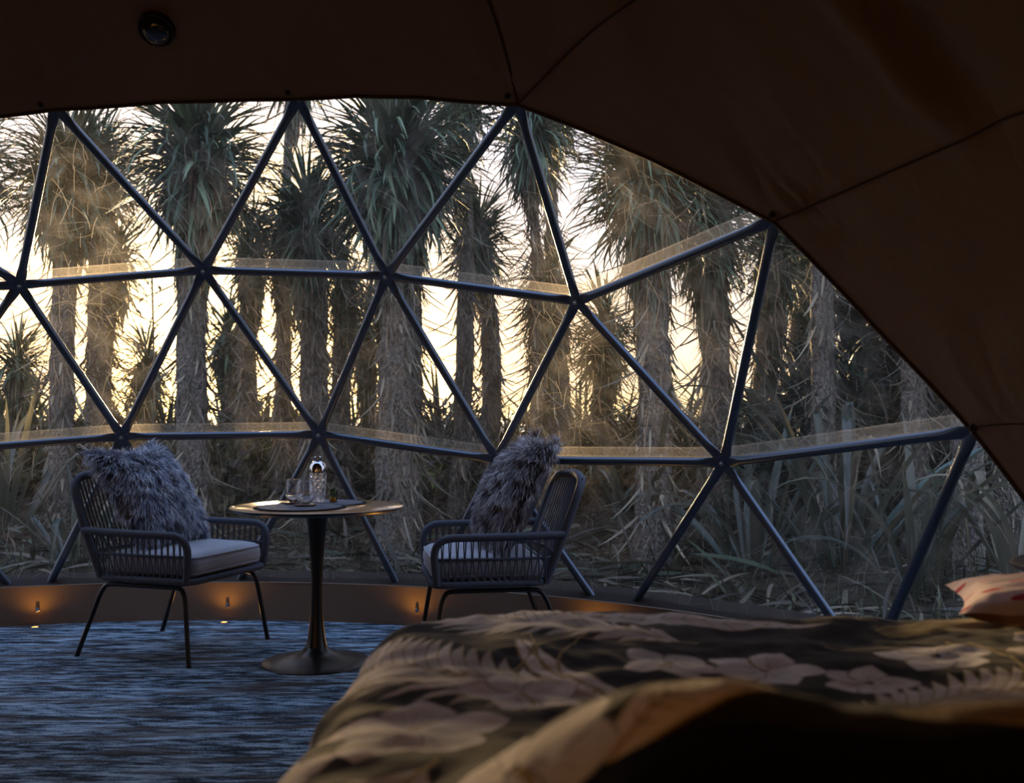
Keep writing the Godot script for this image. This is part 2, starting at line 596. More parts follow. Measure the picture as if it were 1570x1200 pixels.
func materials() -> void:
	var fb := mat(srgb(111, 90, 73), 0.92, 0.0, 0.2)
	fb.heightmap_enabled = true
	fb.heightmap_texture = noise_tex(0.012, 5, 512, 512, 8)
	fb.heightmap_scale = 1.2
	tri_tex(fb, Vector3(0.9, 0.9, 0.9))
	fb.uv1_world_triplanar = true
	M.fabric = fb
	M.seam = mat(srgb(66, 50, 40), 0.9, 0.0, 0.2)
	M.cover = mat(srgb(176, 166, 150), 0.9)
	M.steel = mat(srgb(78, 90, 106), 0.36, 0.75, 0.6)
	M.bolt = mat(srgb(150, 150, 150), 0.35, 0.9)
	var vinyl := StandardMaterial3D.new()
	vinyl.transparency = BaseMaterial3D.TRANSPARENCY_ALPHA
	vinyl.albedo_texture = vinyl_picture()
	vinyl.roughness = 0.35
	vinyl.backlight_enabled = true
	vinyl.backlight = Color(0.8, 0.8, 0.8)
	vinyl.cull_mode = BaseMaterial3D.CULL_DISABLED
	M.vinyl = vinyl
	var strip := mat(Color(srgb(232, 222, 200), 1.0), 0.4)
	strip.albedo_texture = strip_picture()
	strip.transparency = BaseMaterial3D.TRANSPARENCY_ALPHA
	strip.backlight_enabled = true
	strip.backlight = Color(0.8, 0.8, 0.8)
	strip.cull_mode = BaseMaterial3D.CULL_DISABLED
	M.strip = strip
	var cp := mat(Color(1, 1, 1), 0.95, 0.0, 0.2)
	cp.albedo_texture = carpet_picture()
	cp.uv1_triplanar = true
	cp.uv1_world_triplanar = true
	cp.uv1_scale = Vector3(0.25, 0.25, 0.25)
	cp.uv1_offset = Vector3(0, 0, 0.5)
	cp.heightmap_enabled = true
	cp.heightmap_texture = cp.albedo_texture
	cp.heightmap_scale = 1.0
	M.carpet = cp
	M.skirt = mat(srgb(118, 102, 88), 0.85, 0.0, 0.3)
	M.sill = mat(srgb(46, 38, 33), 0.8, 0.0, 0.3)
	M.black = mat(srgb(26, 26, 28), 0.35, 0.3)
	M.rope = mat(srgb(82, 88, 100), 0.8, 0.0, 0.3)
	var cu := mat(srgb(168, 172, 182), 0.95, 0.0, 0.2)
	cu.heightmap_enabled = true
	cu.heightmap_texture = noise_tex(0.3, 2, 256, 256, 6)
	cu.heightmap_scale = 0.12
	tri_tex(cu, Vector3(6, 6, 6))
	M.cushion = cu
	var fur := mat(Color(1, 1, 1), 0.6, 0.0, 0.3)
	fur.vertex_color_use_as_albedo = true
	fur.cull_mode = BaseMaterial3D.CULL_DISABLED
	M.fur = fur
	M.furback = mat(srgb(70, 74, 86), 0.95)
	var wood := mat(srgb(178, 132, 84), 0.3, 0.0, 0.5)
	wood.albedo_texture = noise_tex(0.02, 4, 512, 512, 14, ramp2(Color(0.7, 0.7, 0.7), Color(0.9, 0.9, 0.9), Color(1, 1, 1)))
	tri_tex(wood, Vector3(1.2, 6, 6))
	wood.clearcoat_enabled = true
	wood.clearcoat = 1.0
	wood.clearcoat_roughness = 0.12
	M.table = wood
	M.pole = mat(srgb(22, 21, 22), 0.32, 0.2)
	var dv := mat(Color(1, 1, 1), 0.85, 0.0, 0.25)
	dv.albedo_texture = duvet_picture()
	dv.heightmap_enabled = true
	dv.heightmap_texture = noise_tex(0.02, 4, 512, 512, 17)
	dv.heightmap_scale = 0.6
	dv.rim_enabled = true
	dv.rim = 0.15
	dv.rim_tint = 1.0
	M.duvet = dv
	var lf := mat(Color(1, 1, 1), 0.55, 0.0, 0.4)
	lf.vertex_color_use_as_albedo = true
	lf.backlight_enabled = true
	lf.backlight = Color(0.10, 0.11, 0.07)
	lf.cull_mode = BaseMaterial3D.CULL_DISABLED
	M.leaf = lf
	var bk := mat(Color(1, 1, 1), 0.95, 0.0, 0.2)
	bk.albedo_texture = noise_tex(0.03, 5, 512, 512, 23, ramp2(srgb(70, 68, 64), srgb(114, 110, 104), srgb(160, 156, 148)))
	bk.heightmap_enabled = true
	bk.heightmap_texture = noise_tex(0.05, 5, 512, 512, 24)
	bk.heightmap_scale = 4.0
	tri_tex(bk, Vector3(2.2, 0.9, 2.2))
	M.bark = bk
	var gr := mat(Color(1, 1, 1), 0.98, 0.0, 0.2)
	gr.albedo_texture = noise_tex(0.02, 6, 1024, 1024, 27, ramp2(srgb(26, 24, 20), srgb(56, 50, 42), srgb(84, 80, 62)))
	gr.heightmap_enabled = true
	gr.heightmap_texture = noise_tex(0.04, 6, 512, 512, 28)
	gr.heightmap_scale = 6.0
	tri_tex(gr, Vector3(0.6, 0.6, 0.6))
	gr.uv1_world_triplanar = true
	M.ground = gr
	var mc := mat(srgb(104, 106, 114), 0.95, 0.0, 0.2)
	mc.heightmap_enabled = true
	mc.heightmap_texture = noise_tex(0.25, 2, 256, 256, 33)
	mc.heightmap_scale = 0.15
	tri_tex(mc, Vector3(8, 8, 8))
	M.mat_cloth = mc
	M.mat_edge = mat(srgb(58, 60, 66), 0.95, 0.0, 0.2)
	var gl := StandardMaterial3D.new()
	gl.transparency = BaseMaterial3D.TRANSPARENCY_ALPHA
	gl.albedo_color = Color(0.97, 0.98, 1.0, 0.03)
	gl.roughness = 0.0
	gl.refraction_enabled = true
	gl.refraction_scale = 0.05
	gl.metallic_specular = 0.5
	M.glass = gl
	var gg: StandardMaterial3D = gl.duplicate()
	gg.albedo_color = Color(0.55, 0.62, 0.45, 0.06)
	M.green_glass = gg
	M.chrome = mat(srgb(200, 202, 205), 0.08, 1.0)
	M.brass = mat(srgb(150, 116, 56), 0.25, 1.0)
	M.coaster = mat(srgb(62, 34, 26), 0.5)
	M.dark_metal = mat(srgb(44, 36, 30), 0.4, 0.4)
	M.dark_glass = mat(srgb(30, 24, 20), 0.08, 0.0, 0.6)
	var lm := mat(srgb(255, 200, 130), 0.4)
	lm.emission_enabled = true
	lm.emission = Color(1.0, 0.62, 0.25)
	lm.emission_energy_multiplier = 2.0
	M.lamp = lm

# ---------------------------------------------------------------- the dome
func boundary() -> Array:
	return [[-73.0, 2.4], [-72.6, 5.5], [-66, 15.9], [-63.8, 19.2], [-59, 25.6], [-54.2, 32.3], [-46.0, 38.0], [-36.0, 43.0], [-15.5, 44.8], [-10.4, 45.6], [0.2, 46.4], [8.9, 46.4], [14.0, 46.2], [20, 46.0], [26.4, 45.3], [29.5, 44.7], [36.0, 43.5], [41, 41.0], [46.1, 38.1], [54.1, 32.7], [58.8, 25.7], [63.5, 19.4], [65.7, 15.9], [72.4, 5.5], [72.8, 2.4]]

func low_at(az: float) -> float:
	var b := boundary()
	if az <= b[0][0] or az >= b[b.size() - 1][0]:
		return 2.4
	for k in b.size() - 1:
		if az <= b[k + 1][0]:
			return lerpf(b[k][1], b[k + 1][1], (az - b[k][0]) / (b[k + 1][0] - b[k][0]))
	return 2.4

func liner_r(az: float, lat: float) -> float:
	var lo := low_at(az)
	var v := clampf((lat - lo) / (90.0 - lo), 0, 1)
	return lerpf(3.93, slack_r(az, lat), clampf(v * 14.0, 0, 1) * clampf((90 - lat) / 20.0, 0, 1))

func slack_r(az: float, lat: float) -> float:
	# inward creases where the lining is gathered at its anchors, and slack folds
	var r := 3.93
	for q in [[36.0, 43.5], [54.1, 32.7], [63.5, 19.4], [14.0, 46.2], [-10.4, 45.6]]:
		var dx: float = (az - q[0]) * 0.8
		var dy: float = lat - q[1]
		var dd := sqrt(dx * dx + dy * dy)
		var an := atan2(dy, dx)
		r += 0.022 * sin(an * 7.0 + q[0]) * exp(-dd / 6.0) * smoothstep(0.0, 2.0, dd)
	# the long fold that runs up from the seam
	var t := clampf((lat - 34.4) / 8.0, 0, 1.6)
	var fx := az - lerpf(70.0, 67.9, t)
	if lat > 34.4:
		r -= 0.085 * exp(-fx * fx / 1.6) * minf(1.0, t * 4.0) * exp(-t * 0.4)
		r += 0.05 * exp(-(fx - 2.2) * (fx - 2.2) / 2.0) * minf(1.0, t * 4.0)
	r += 0.022 * noise.get_noise_2d(az * 0.08, lat * 0.12)
	return r

func strut(p: Vector3, q: Vector3) -> ArrayMesh:
	var mb := MB.new()
	var d := (q - p).normalized()
	var inw := (CEN - (p + q) / 2.0).normalized()
	inw = (inw - d * inw.dot(d)).normalized()
	var L := p.distance_to(q)
	var path := PackedVector3Array()
	var rad := []
	for s in [[0.012, 0.004, 0.024], [0.05, 0.005, 0.026], [0.075, 0.010, 0.025], [0.105, 0.018, 0.0225], [0.14, 0.0215, 0.0215]]:
		path.append(p + d * s[0])
		rad.append(Vector2(s[1], s[2]))
	for s in [[0.14, 0.0215, 0.0215], [0.105, 0.018, 0.0225], [0.075, 0.010, 0.025], [0.05, 0.005, 0.026], [0.012, 0.004, 0.024]]:
		path.append(q - d * s[0])
		rad.append(Vector2(s[1], s[2]))
	mb.tube(path, rad, 16, true, inw)
	return mb.mesh()

func structure() -> void:
	var N := {
		"A0": [-34.0, 42.8], "A1": [-10.7, 45.2], "A2": [13.3, 45.7], "A3": [35.1, 43.3], "B9": [-34.5, 29.0], "B0": [-15.9, 31.0], "B1": [0.1, 32.5], "B2": [17.0, 31.7], "B3": [34.1, 28.8],
		"C8": [-44.5, 16.9], "C9": [-25.6, 17.0], "C1": [-8.6, 18.3], "C2": [8.4, 18.5], "C3": [24.1, 16.5], "C4": [43.7, 16.7], "D": [53.2, 32.5], "E": [62.6, 19.1], "D9": [-54.0, 32.4], "E9": [-63.0, 19.1],
		"G7": [-72.5, 6.0], "G8": [-53.5, 3.8], "G9": [-33.8, 3.4], "G0": [-15.9, 3.3], "G1": [-1.0, 2.8], "G2": [15.9, 3.0], "G3": [33.4, 3.5], "G4": [53.1, 3.8], "G5": [72.5, 6.0]}
	# frame of tubes, one part per tube
	var fr := thing("geodesic_frame", "dark bolted steel tube frame of triangles across the clear dome window", "frame", Vector3.ZERO)
	var pairs := "A0-B0 A0-B9 A1-B0 A1-B1 A2-B1 A2-B2 A3-B2 A3-B3 D-B3 D-C4 D9-B9 D9-C8 B9-B0 B0-B1 B1-B2 B2-B3 B9-C8 B9-C9 B0-C9 B0-C1 B1-C1 B1-C2 B2-C2 B2-C3 B3-C3 B3-C4 C8-C9 C9-C1 C1-C2 C2-C3 C3-C4 C4-E C8-E9 E9-G8 C8-G8 C8-G9 C9-G9 C9-G0 C1-G0 C1-G1 C2-G1 C2-G2 C3-G2 C3-G3 C4-G3 C4-G4 E-G4"
	for pr in pairs.split(" "):
		var e := pr.split("-")
		var a: Array = N[e[0]]
		var b: Array = N[e[1]]
		part(fr, "strut", strut(sph(a[0], a[1], RAD), sph(b[0], b[1], RAD)), M.steel)
	for k in ["B9", "B0", "B1", "B2", "B3", "C8", "C9", "C1", "C2", "C3", "C4"]:
		var mb := MB.new()
		mb.lathe(PackedVector2Array([Vector2(0, 0.032), Vector2(0.007, 0.031), Vector2(0.0095, 0.027), Vector2(0.0095, 0.018), Vector2(0.013, 0.018), Vector2(0.014, 0.015), Vector2(0.014, -0.014), Vector2(0, -0.014)]), 14)
		var o := part(fr, "bolt", mb.mesh(), M.bolt)
		var a: Array = N[k]
		var p := sph(a[0], a[1], RAD)
		var up := (CEN - p).normalized()
		var sd := up.cross(Vector3.UP).normalized()
		o.transform = Transform3D(Basis(sd, up, sd.cross(up)), p)
		var hb := MB.new()
		hb.lathe(PackedVector2Array([Vector2(0, 0.010), Vector2(0.036, 0.010), Vector2(0.040, 0.006), Vector2(0.040, -0.012), Vector2(0, -0.012)]), 20)
		var h := part(fr, "hub_plate", hb.mesh(), M.steel)
		h.transform = o.transform
	# clear vinyl panes, one part per triangle
	var win := thing("window_1", "clear vinyl dome window of triangular panes looking onto the cabbage trees", "", Vector3.ZERO)
	tag(win, "", "window", "", "structure")
	var tris := "A1-B0-B1 A1-A2-B1 A2-B1-B2 A2-A3-B2 A3-B2-B3 A3-B3-D A0-A1-B0 A0-B9-B0 A0-B9-D9 B0-B1-C1 B1-B2-C2 B2-B3-C3 B1-C1-C2 B2-C2-C3 B3-C3-C4 B3-D-C4 D-C4-E B9-B0-C9 B0-C9-C1 B9-C9-C8 B9-D9-C8 D9-C8-E9 C1-G0-G1 C1-C2-G1 C2-G1-G2 C2-C3-G2 C3-G2-G3 C3-C4-G3 C4-G3-G4 C4-E-G4 E-G4-G5 C9-C1-G0 C9-G9-G0 C9-C8-G9 C8-G9-G8 C8-E9-G8 E9-G8-G7"
	for ts in tris.split(" "):
		var e := ts.split("-")
		var pp := []
		for k in e:
			pp.append(sph(N[k][0], N[k][1], RAD + 0.027))
		var nn: Vector3 = (pp[1] - pp[0]).cross(pp[2] - pp[0]).normalized()
		if nn.dot(CEN - pp[0]) < 0: nn = -nn
		var ux := nn.cross(Vector3.UP).normalized()
		var uy := ux.cross(nn)
		var mb := MB.new()
		for p in pp:
			mb.vert(p, nn, Vector2(p.dot(ux), p.dot(uy)) / 1.3 + Vector2(rng.randf(), 0) * 0.0)
		mb.tri(0, 1, 2)
		part(win, "pane", mb.mesh(), M.vinyl)
	# overlap strips of the vinyl just above the level tubes
	for s in ["B9-B0-A0", "B0-B1-A1", "B1-B2-A2", "B2-B3-A3", "B3-D-A3", "C8-C9-B9", "C9-C1-B0", "C1-C2-B1", "C2-C3-B2", "C3-C4-B3", "C4-E-D"]:
		var e: PackedStringArray = s.split("-")
		var p := sph(N[e[0]][0], N[e[0]][1], RAD + 0.034)
		var q := sph(N[e[1]][0], N[e[1]][1], RAD + 0.034)
		var t := sph(N[e[2]][0], N[e[2]][1], RAD + 0.034)
		var d := (q - p).normalized()
		var up := ((t - p) - d * (t - p).dot(d)).normalized()
		var inw := (CEN - p).normalized()
		var mb := MB.new()
		var L := p.distance_to(q)
		for band in [[0.012, 0.066, 0.0], [0.060, 0.066, 0.002], [0.012, 0.020, 0.002]]:
			var st := mb.v.size()
			for k in 25:
				var x := 0.04 + (L - 0.08) * k / 24.0
				for y in [band[0], band[1]]:
					mb.vert(p + d * x + up * (y + 0.0016 * noise.get_noise_1d(x * 14.0 + p.x)) + inw * band[2], inw, Vector2(x * 2.5, y * 5.0))
			for k in 24:
				mb.quad(st + k * 2, st + k * 2 + 1, st + k * 2 + 3, st + k * 2 + 2)
		part(win, "overlap_strip", mb.mesh(), M.strip)

	# lining of the dome: inner cloth and outer cover joined round the opening
	var azs := PackedFloat32Array()
	var a := -180.0
	while a < 180.01:
		azs.append(a)
		a += 1.0 if absf(a) < 95 else 3.0
	for b in boundary(): azs.append(b[0])
	azs.sort()
	var na := azs.size() - 1
	var mb2 := MB.new()
	var inward := func(p: Vector3): return CEN - p
	var outward := func(p: Vector3): return p - CEN
	mb2.grid(na, 96, func(u: float, v: float):
		var az := azs[int(round(u * na))]
		var lo := low_at(az)
		var lat := lerpf(lo, 90.0, v)
		return sph(az, lat, liner_r(az, lat)), inward)
	mb2.grid(na, 24, func(u: float, v: float):
		var az := azs[int(round(u * na))]
		return sph(az, lerpf(low_at(az), 90.0, v), 4.06), outward)
	mb2.grid(na, 1, func(u: float, v: float):
		var az := azs[int(round(u * na))]
		return sph(az, low_at(az), lerpf(3.93, 4.06, v)), func(_p: Vector3): return Vector3.DOWN)
	var lin_ := part(self, "wall_dome", mb2.mesh(), M.fabric)
	tag(lin_, "brown fabric lining of the dome over the clear window", "wall", "", "structure")
	var hem := PackedVector3Array()
	for az in azs:
		if az > -73.1 and az < 72.9:
			hem.append(sph(az, low_at(az) - 0.05, 3.928))
	var hb2 := MB.new()
	hb2.tube(hem, [Vector2(0.009, 0.006)], 8)
	part(lin_, "hem", hb2.mesh(), M.seam)
	for sm in [[[36.1, 43.6], [38.0, 50.2], [42, 66]], [[36.1, 43.6], [44, 46.0], [51.9, 47.2], [68, 47.5]], [[54.2, 32.8], [62.2, 33.8], [70, 34.4], [76, 34.5], [92, 33]], [[63.5, 19.5], [67, 19.9], [90, 19.4]], [[-36.0, 43.2], [-38, 50], [-42, 66]], [[-54.2, 32.5], [-70, 34.2], [-90, 33]]]:
		var pth := []
		for q in sm: pth.append(Vector3(q[0], q[1], 0))
		var sp := smooth_path(pth, 24)
		var w := PackedVector3Array()
		for q in sp: w.append(sph(q.x, q.y, liner_r(q.x, q.y) - 0.007))
		var sb := MB.new()
		sb.tube(w, [Vector2(0.0055, 0.0035)], 6)
		part(lin_, "seam", sb.mesh(), M.seam)
	for q in [[-11.6, 45.9], [13.2, 46.7], [35.4, 44.2], [54.2, 33.2], [63.6, 19.7], [-36, 43.7], [-54.2, 33.0], [-63.9, 19.6]]:
		var ab := MB.new()
		ab.lathe(PackedVector2Array([Vector2(0, 0.018), Vector2(0.006, 0.017), Vector2(0.009, 0.012), Vector2(0.009, 0.004), Vector2(0.013, 0.003), Vector2(0.014, -0.004), Vector2(0, -0.004)]), 14)
		var o := part(lin_, "anchor_bolt", ab.mesh(), M.dark_metal)
		var p := sph(q[0], q[1], 3.925)
		var up := (CEN - p).normalized()
		var sd := up.cross(Vector3.UP).normalized()
		o.transform = Transform3D(Basis(sd, up, sd.cross(up)), p)

	# floor
	var fl := MB.new()
	fl.lathe(PackedVector2Array([Vector2(0, -0.18), Vector2(3.90, -0.18), Vector2(3.90, 0.0), Vector2(0, 0.0)]), 120, Vector3(CEN.x, 0, CEN.z))
	var flo := part(self, "floor", fl.mesh(), M.carpet)
	tag(flo, "blue grey carpet with dark broken streaks under the chairs and table", "floor", "", "structure")
	# low skirt wall and the sill behind it
	var sk := MB.new()
	var arc := 150.0
	var at := func(u: float, r: float, y: float): return polar(-76.0 + arc * u, r, y)
	var toc := func(p: Vector3): return Vector3(CEN.x - p.x, 0.02, CEN.z - p.z)
	sk.grid(100, 4, func(u: float, v: float): return at.call(u, 3.855 + 0.004 * sin(u * 60.0) * v, 0.216 * v), toc)
	sk.grid(100, 1, func(u: float, v: float): return at.call(u, 3.855 + 0.02 * v, 0.217), func(_p: Vector3): return Vector3.UP)
	sk.grid(100, 1, func(u: float, v: float): return at.call(u, 3.875, 0.217 - 0.2 * v), outward)
	var sko := part(self, "baseboard_bay", sk.mesh(), M.skirt)
	tag(sko, "low brown skirt wall curving along the foot of the window", "baseboard", "", "structure")
	var si := MB.new()
	si.grid(100, 1, func(u: float, v: float): return at.call(u, 3.875 + 0.14 * v, 0.195 + 0.07 * v), func(_p: Vector3): return Vector3.UP)
	si.grid(100, 1, func(u: float, v: float): return at.call(u, 4.015, 0.265 - 0.6 * v), outward)
	si.grid(100, 1, func(u: float, v: float): return at.call(u, 3.875 + 0.14 * v, -0.1), func(_p: Vector3): return Vector3.DOWN)
	var sio := part(self, "trim_1", si.mesh(), M.sill)
	tag(sio, "dark sill between the skirt wall and the window panes", "sill", "", "structure")

# ---------------------------------------------------------------- outside the window
func ground_h(x: float, z: float) -> float:
	var r := Vector2(x - CEN.x, z - CEN.z).length()
	var h := -0.02 + 0.13 * clampf(r - 4.2, 0, 6.5) - 0.10 * maxf(0, r - 11.0)
	return h + 0.10 * noise.get_noise_2d(x * 0.9, z * 0.9) * clampf(r - 4.2, 0, 1) + 0.04 * noise.get_noise_2d(x * 3.0, z * 3.0)

# a strap leaf along +y that bends toward -z; ang(t) is its bend at t
func strap(L: float, W: float, ang: Callable, fold := 0.25, segs := 7, blunt := 0.18) -> ArrayMesh:
	var mb := MB.new()
	var p := Vector3.ZERO
	for k in segs + 1:
		var t := float(k) / segs
		var b: float = ang.call(t)
		var tg := Vector3(0, cos(b), -sin(b))
		var nn := Vector3(0, sin(b), cos(b))
		if k > 0:
			p += tg * L / segs
		var w := W * 0.5 * minf(1.0, 0.35 + t / blunt * 0.65) * pow(maxf(0.0, 1.0 - pow(t, 2.6)), 0.85)
		w = maxf(w, W * 0.015)
		var lift := nn * fold * w
		mb.vert(p - Vector3(w, 0, 0) + lift, (nn + Vector3(fold, 0, 0)).normalized(), Vector2(0, t))
		mb.vert(p, nn, Vector2(0.5, t))
		mb.vert(p + Vector3(w, 0, 0) + lift, (nn - Vector3(fold, 0, 0)).normalized(), Vector2(1, t))
	for k in segs:
		var a := k * 3
		mb.quad(a, a + 1, a + 4, a + 3)
		mb.quad(a + 1, a + 2, a + 5, a + 4)
	return mb.mesh()

var leaf_mesh := {}

func aim(dir: Vector3, at: Vector3, L: float, W: float, roll := 0.0) -> Transform3D:
	var y := dir.normalized()
	var z := Vector3.UP - y * y.y
	if z.length() < 0.05: z = Vector3(1, 0, 0)
	z = z.normalized().rotated(y, roll)
	return Transform3D(Basis(y.cross(z) * W, y * L, z * L), at)

func green() -> Color:
	var k := rng.randf()
	return lin(srgb(42, 60, 46).lerp(srgb(104, 124, 98), k * k))

func dead() -> Color:
	var k := rng.randf()
	return lin(srgb(74, 70, 62).lerp(srgb(158, 150, 128), k * k))

func tree(label: String, px: float, d: float, crown_py: float, w_px: float, crown_px: float, o := {}) -> void:
	var x := (px - 785.0) / 1550.0 * d
	var z := -d
	var cx: float = x + o.get("lean", 0.0)
	var cy := 1.146 - (crown_py - 645.0) / 1550.0 * d
	var gy := ground_h(x, z) - 0.08
	var r := w_px / 2.0 / 1550.0 * d
	var cr := crown_px / 1550.0 * d
	var t := thing("cabbage_tree", label, "tree", Vector3(x, gy, z), 0.0, "cabbage trees beyond the window")
	var top := Vector3(cx - x, cy - gy, rng.randf_range(-0.1, 0.1))
	var bend := Vector3(o.get("bow", rng.randf_range(-0.06, 0.06)), 0, 0)
	var path := PackedVector3Array()
	var rad := []
	var m := 40
	var sd := rng.randf() * 50.0
	var tall: float = o.get("extra", 0.0)
	for k in m + 1:
		var q := float(k) / m * (1.0 + tall)
		path.append(top * q + bend * sin(PI * q) + Vector3(0.02 * noise.get_noise_1d(sd + q * 6), 0, 0))
		rad.append(r * (1.12 - 0.22 * q + 0.35 * exp(-q * 14.0)) * (1.0 + 0.10 * noise.get_noise_1d(sd + k * 0.9)))
	var mb := MB.new()
	mb.tube(path, rad, 14)
	part(t, "trunk", mb.mesh(), M.bark)
	# old leaf bases and dead leaves on the trunk
	var xf := []
	var cols := []
	for k in int(o.get("thatch", 260) * 1.5):
		var q := rng.randf_range(0.02, 0.98)
		var a := rng.randf() * TAU
		var p := top * q + bend * sin(PI * q) + Vector3(cos(a), 0, sin(a)) * r * 0.95
		var dir := Vector3(cos(a) * 0.22, -1.0, sin(a) * 0.22).rotated(Vector3(0, 1, 0), rng.randf_range(-0.6, 0.6)) + Vector3(rng.randf_range(-0.15, 0.15), 0, rng.randf_range(-0.15, 0.15))
		var L := rng.randf_range(0.08, 0.24) if k % 4 else rng.randf_range(0.2, 0.5)
		if k % 4 == 0: dir += Vector3(cos(a), 0.25, sin(a)) * rng.randf_range(0.3, 1.0)
		xf.append(aim(dir, p, L, rng.randf_range(0.13, 0.28), rng.randf_range(-0.5, 0.5)))
		cols.append(dead())
	scatter(t, "dead_leaf_thatch", leaf_mesh.short, M.leaf, xf, cols)
	# skirt of hanging dead leaves under the crown
	xf = []
	cols = []
	var drop: float = o.get("skirt", 0.9) * 0.8
	for k in int(o.get("n_skirt", 320) * 1.0):
		var q := pow(rng.randf(), 1.3) * drop
		var a := rng.randf() * TAU
		var p := top - Vector3(0, q, 0) + Vector3(cos(a), 0, sin(a)) * r * 0.8
		var out := rng.randf_range(0.1, 0.75) * (1.0 - 0.6 * q / maxf(drop, 0.01))
		var dir := Vector3(cos(a) * out, -1.0 + out * 0.5, sin(a) * out)
		xf.append(aim(dir, p, cr * rng.randf_range(0.4, 0.85), cr * rng.randf_range(0.45, 0.8)))
		cols.append(dead() if rng.randf() < 0.45 else green().darkened(0.2))
	scatter(t, "hanging_dead_leaves", leaf_mesh.bent, M.leaf, xf, cols)
	# the living crown
	xf = []
	cols = []
	var xs := []
	var cs := []
	for k in int(o.get("n", 520) * 1.05):
		var a := rng.randf() * TAU
		var el := deg_to_rad(rng.randf_range(-78.0, 74.0))
		var dir := Vector3(cos(a) * cos(el), sin(el), sin(a) * cos(el))
		var p := top + Vector3(0, rng.randf_range(-0.28, 0.16), 0) + dir * r * 0.6
		var f := aim(dir, p, cr * rng.randf_range(0.78, 1.08), cr * rng.randf_range(0.55, 1.0), rng.randf_range(-0.4, 0.4))
		if k % 3 == 0:
			xs.append(f); cs.append(green())
		else:
			xf.append(f); cols.append(green())
	scatter(t, "crown", leaf_mesh.sword, M.leaf, xf, cols)
	scatter(t, "crown", leaf_mesh.arched, M.leaf, xs, cs)

func flax(label: String, x: float, z: float, n: int, tall: float, o := {}) -> void:
	var t := thing("flax_bush", label, "bush", Vector3(x, ground_h(x, z) - 0.03, z), 0.0, "flax bushes outside the window")
	for k in n:
		var a := TAU * k / n * 2.4 + rng.randf_range(-0.3, 0.3)
		var el := deg_to_rad(rng.randf_range(48.0, 86.0))
		var dir := Vector3(cos(a) * cos(el), sin(el), sin(a) * cos(el))
		var kind: String = ["blade", "blade", "blade_arch", "blade_arch", "blade_kink"][rng.randi() % 5]
		var L := tall * rng.randf_range(0.7, 1.1)
		var lf := part(t, "leaf", leaf_mesh[kind], M.flax[rng.randi() % (M.flax.size() if rng.randf() < 0.5 else 2)])
		# the blade's z axis should point away from its fall
		lf.transform = aim(dir, Vector3(cos(a), 0, sin(a)) * rng.randf_range(0.02, 0.16), L, rng.randf_range(0.8, 1.25), rng.randf_range(-0.7, 0.7))

func shrub(label: String, x: float, z: float, size: Vector3, n: int, c0: Color, c1: Color, leafy := "small", scale := 0.1) -> void:
	var gy := ground_h(x, z) - 0.05
	var t := thing("shrub", label, "shrub", Vector3(x, gy, z), 0.0, "undergrowth shrubs behind the window")
	var mb := MB.new()
	for k in 9:
		var a := rng.randf() * TAU
		var tip := Vector3(cos(a) * size.x * rng.randf_range(0.2, 0.7), size.y * rng.randf_range(0.6, 0.95), sin(a) * size.z * rng.randf_range(0.2, 0.7))
		mb.tube(smooth_path([Vector3(cos(a), 0, sin(a)) * 0.05, tip * 0.5 + Vector3(0, 0.1, 0), tip], 5), [0.016], 6)
	part(t, "stems", mb.mesh(), M.bark)
	var xf := []
	var cols := []
	for k in n:
		var dir := Vector3(rng.randfn(), rng.randfn(), rng.randfn()).normalized()
		var rr := pow(rng.randf(), 0.45)
		var p := Vector3(dir.x * size.x, size.y * 0.5 + dir.y * size.y * 0.5, dir.z * size.z) * Vector3(rr, 1, rr)
		p.y = size.y * 0.5 + (p.y - size.y * 0.5) * rr
		p += Vector3(1, 0.5, 1) * 0.25 * Vector3(noise.get_noise_2d(p.y * 2 + x, p.z * 2), noise.get_noise_2d(p.x * 2, p.z * 2 + z), noise.get_noise_2d(p.x * 2, p.y * 2))
		var ld := (dir + Vector3(0, 0.2, 0) + Vector3(rng.randf_range(-0.8, 0.8), rng.randf_range(-0.8, 0.8), rng.randf_range(-0.8, 0.8))).normalized()
		xf.append(aim(ld, p, scale * rng.randf_range(0.7, 1.4), scale * rng.randf_range(0.7, 1.4), rng.randf() * TAU))
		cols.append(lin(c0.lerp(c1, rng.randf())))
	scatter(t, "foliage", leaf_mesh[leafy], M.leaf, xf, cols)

func sapling(label: String, x: float, z: float) -> void:
	var gy := ground_h(x, z) - 0.05
	var t := thing("sapling", label, "sapling", Vector3(x, gy, z))
	var mb := MB.new()
	var h := 2.42 - gy
	mb.tube(smooth_path([Vector3.ZERO, Vector3(0.03, h * 0.5, 0), Vector3(0, h, 0)], 8), [0.008], 6)
	var xf := []
	var cols := []
	for k in 7:
		var y := h - 0.08 - k * 0.075
		var sx := 1.0 if k % 2 else -1.0
		var tip := Vector3(sx * rng.randf_range(0.05, 0.12), y + 0.05, rng.randf_range(-0.06, 0.06))
		mb.tube(smooth_path([Vector3(0, y - 0.02, 0), tip * Vector3(0.6, 1, 0.6) - Vector3(0, 0.03, 0), tip], 4), [0.004], 5)
		for e in 4:
			xf.append(aim(Vector3(rng.randf_range(-1, 1), rng.randf_range(-0.2, 1), rng.randf_range(-1, 1)), tip, rng.randf_range(0.05, 0.09), rng.randf_range(0.05, 0.08)))
			cols.append(lin(srgb(44, 42, 30)))
	part(t, "stem", mb.mesh(), M.bark)
	scatter(t, "leaves", leaf_mesh.small, M.leaf, xf, cols)

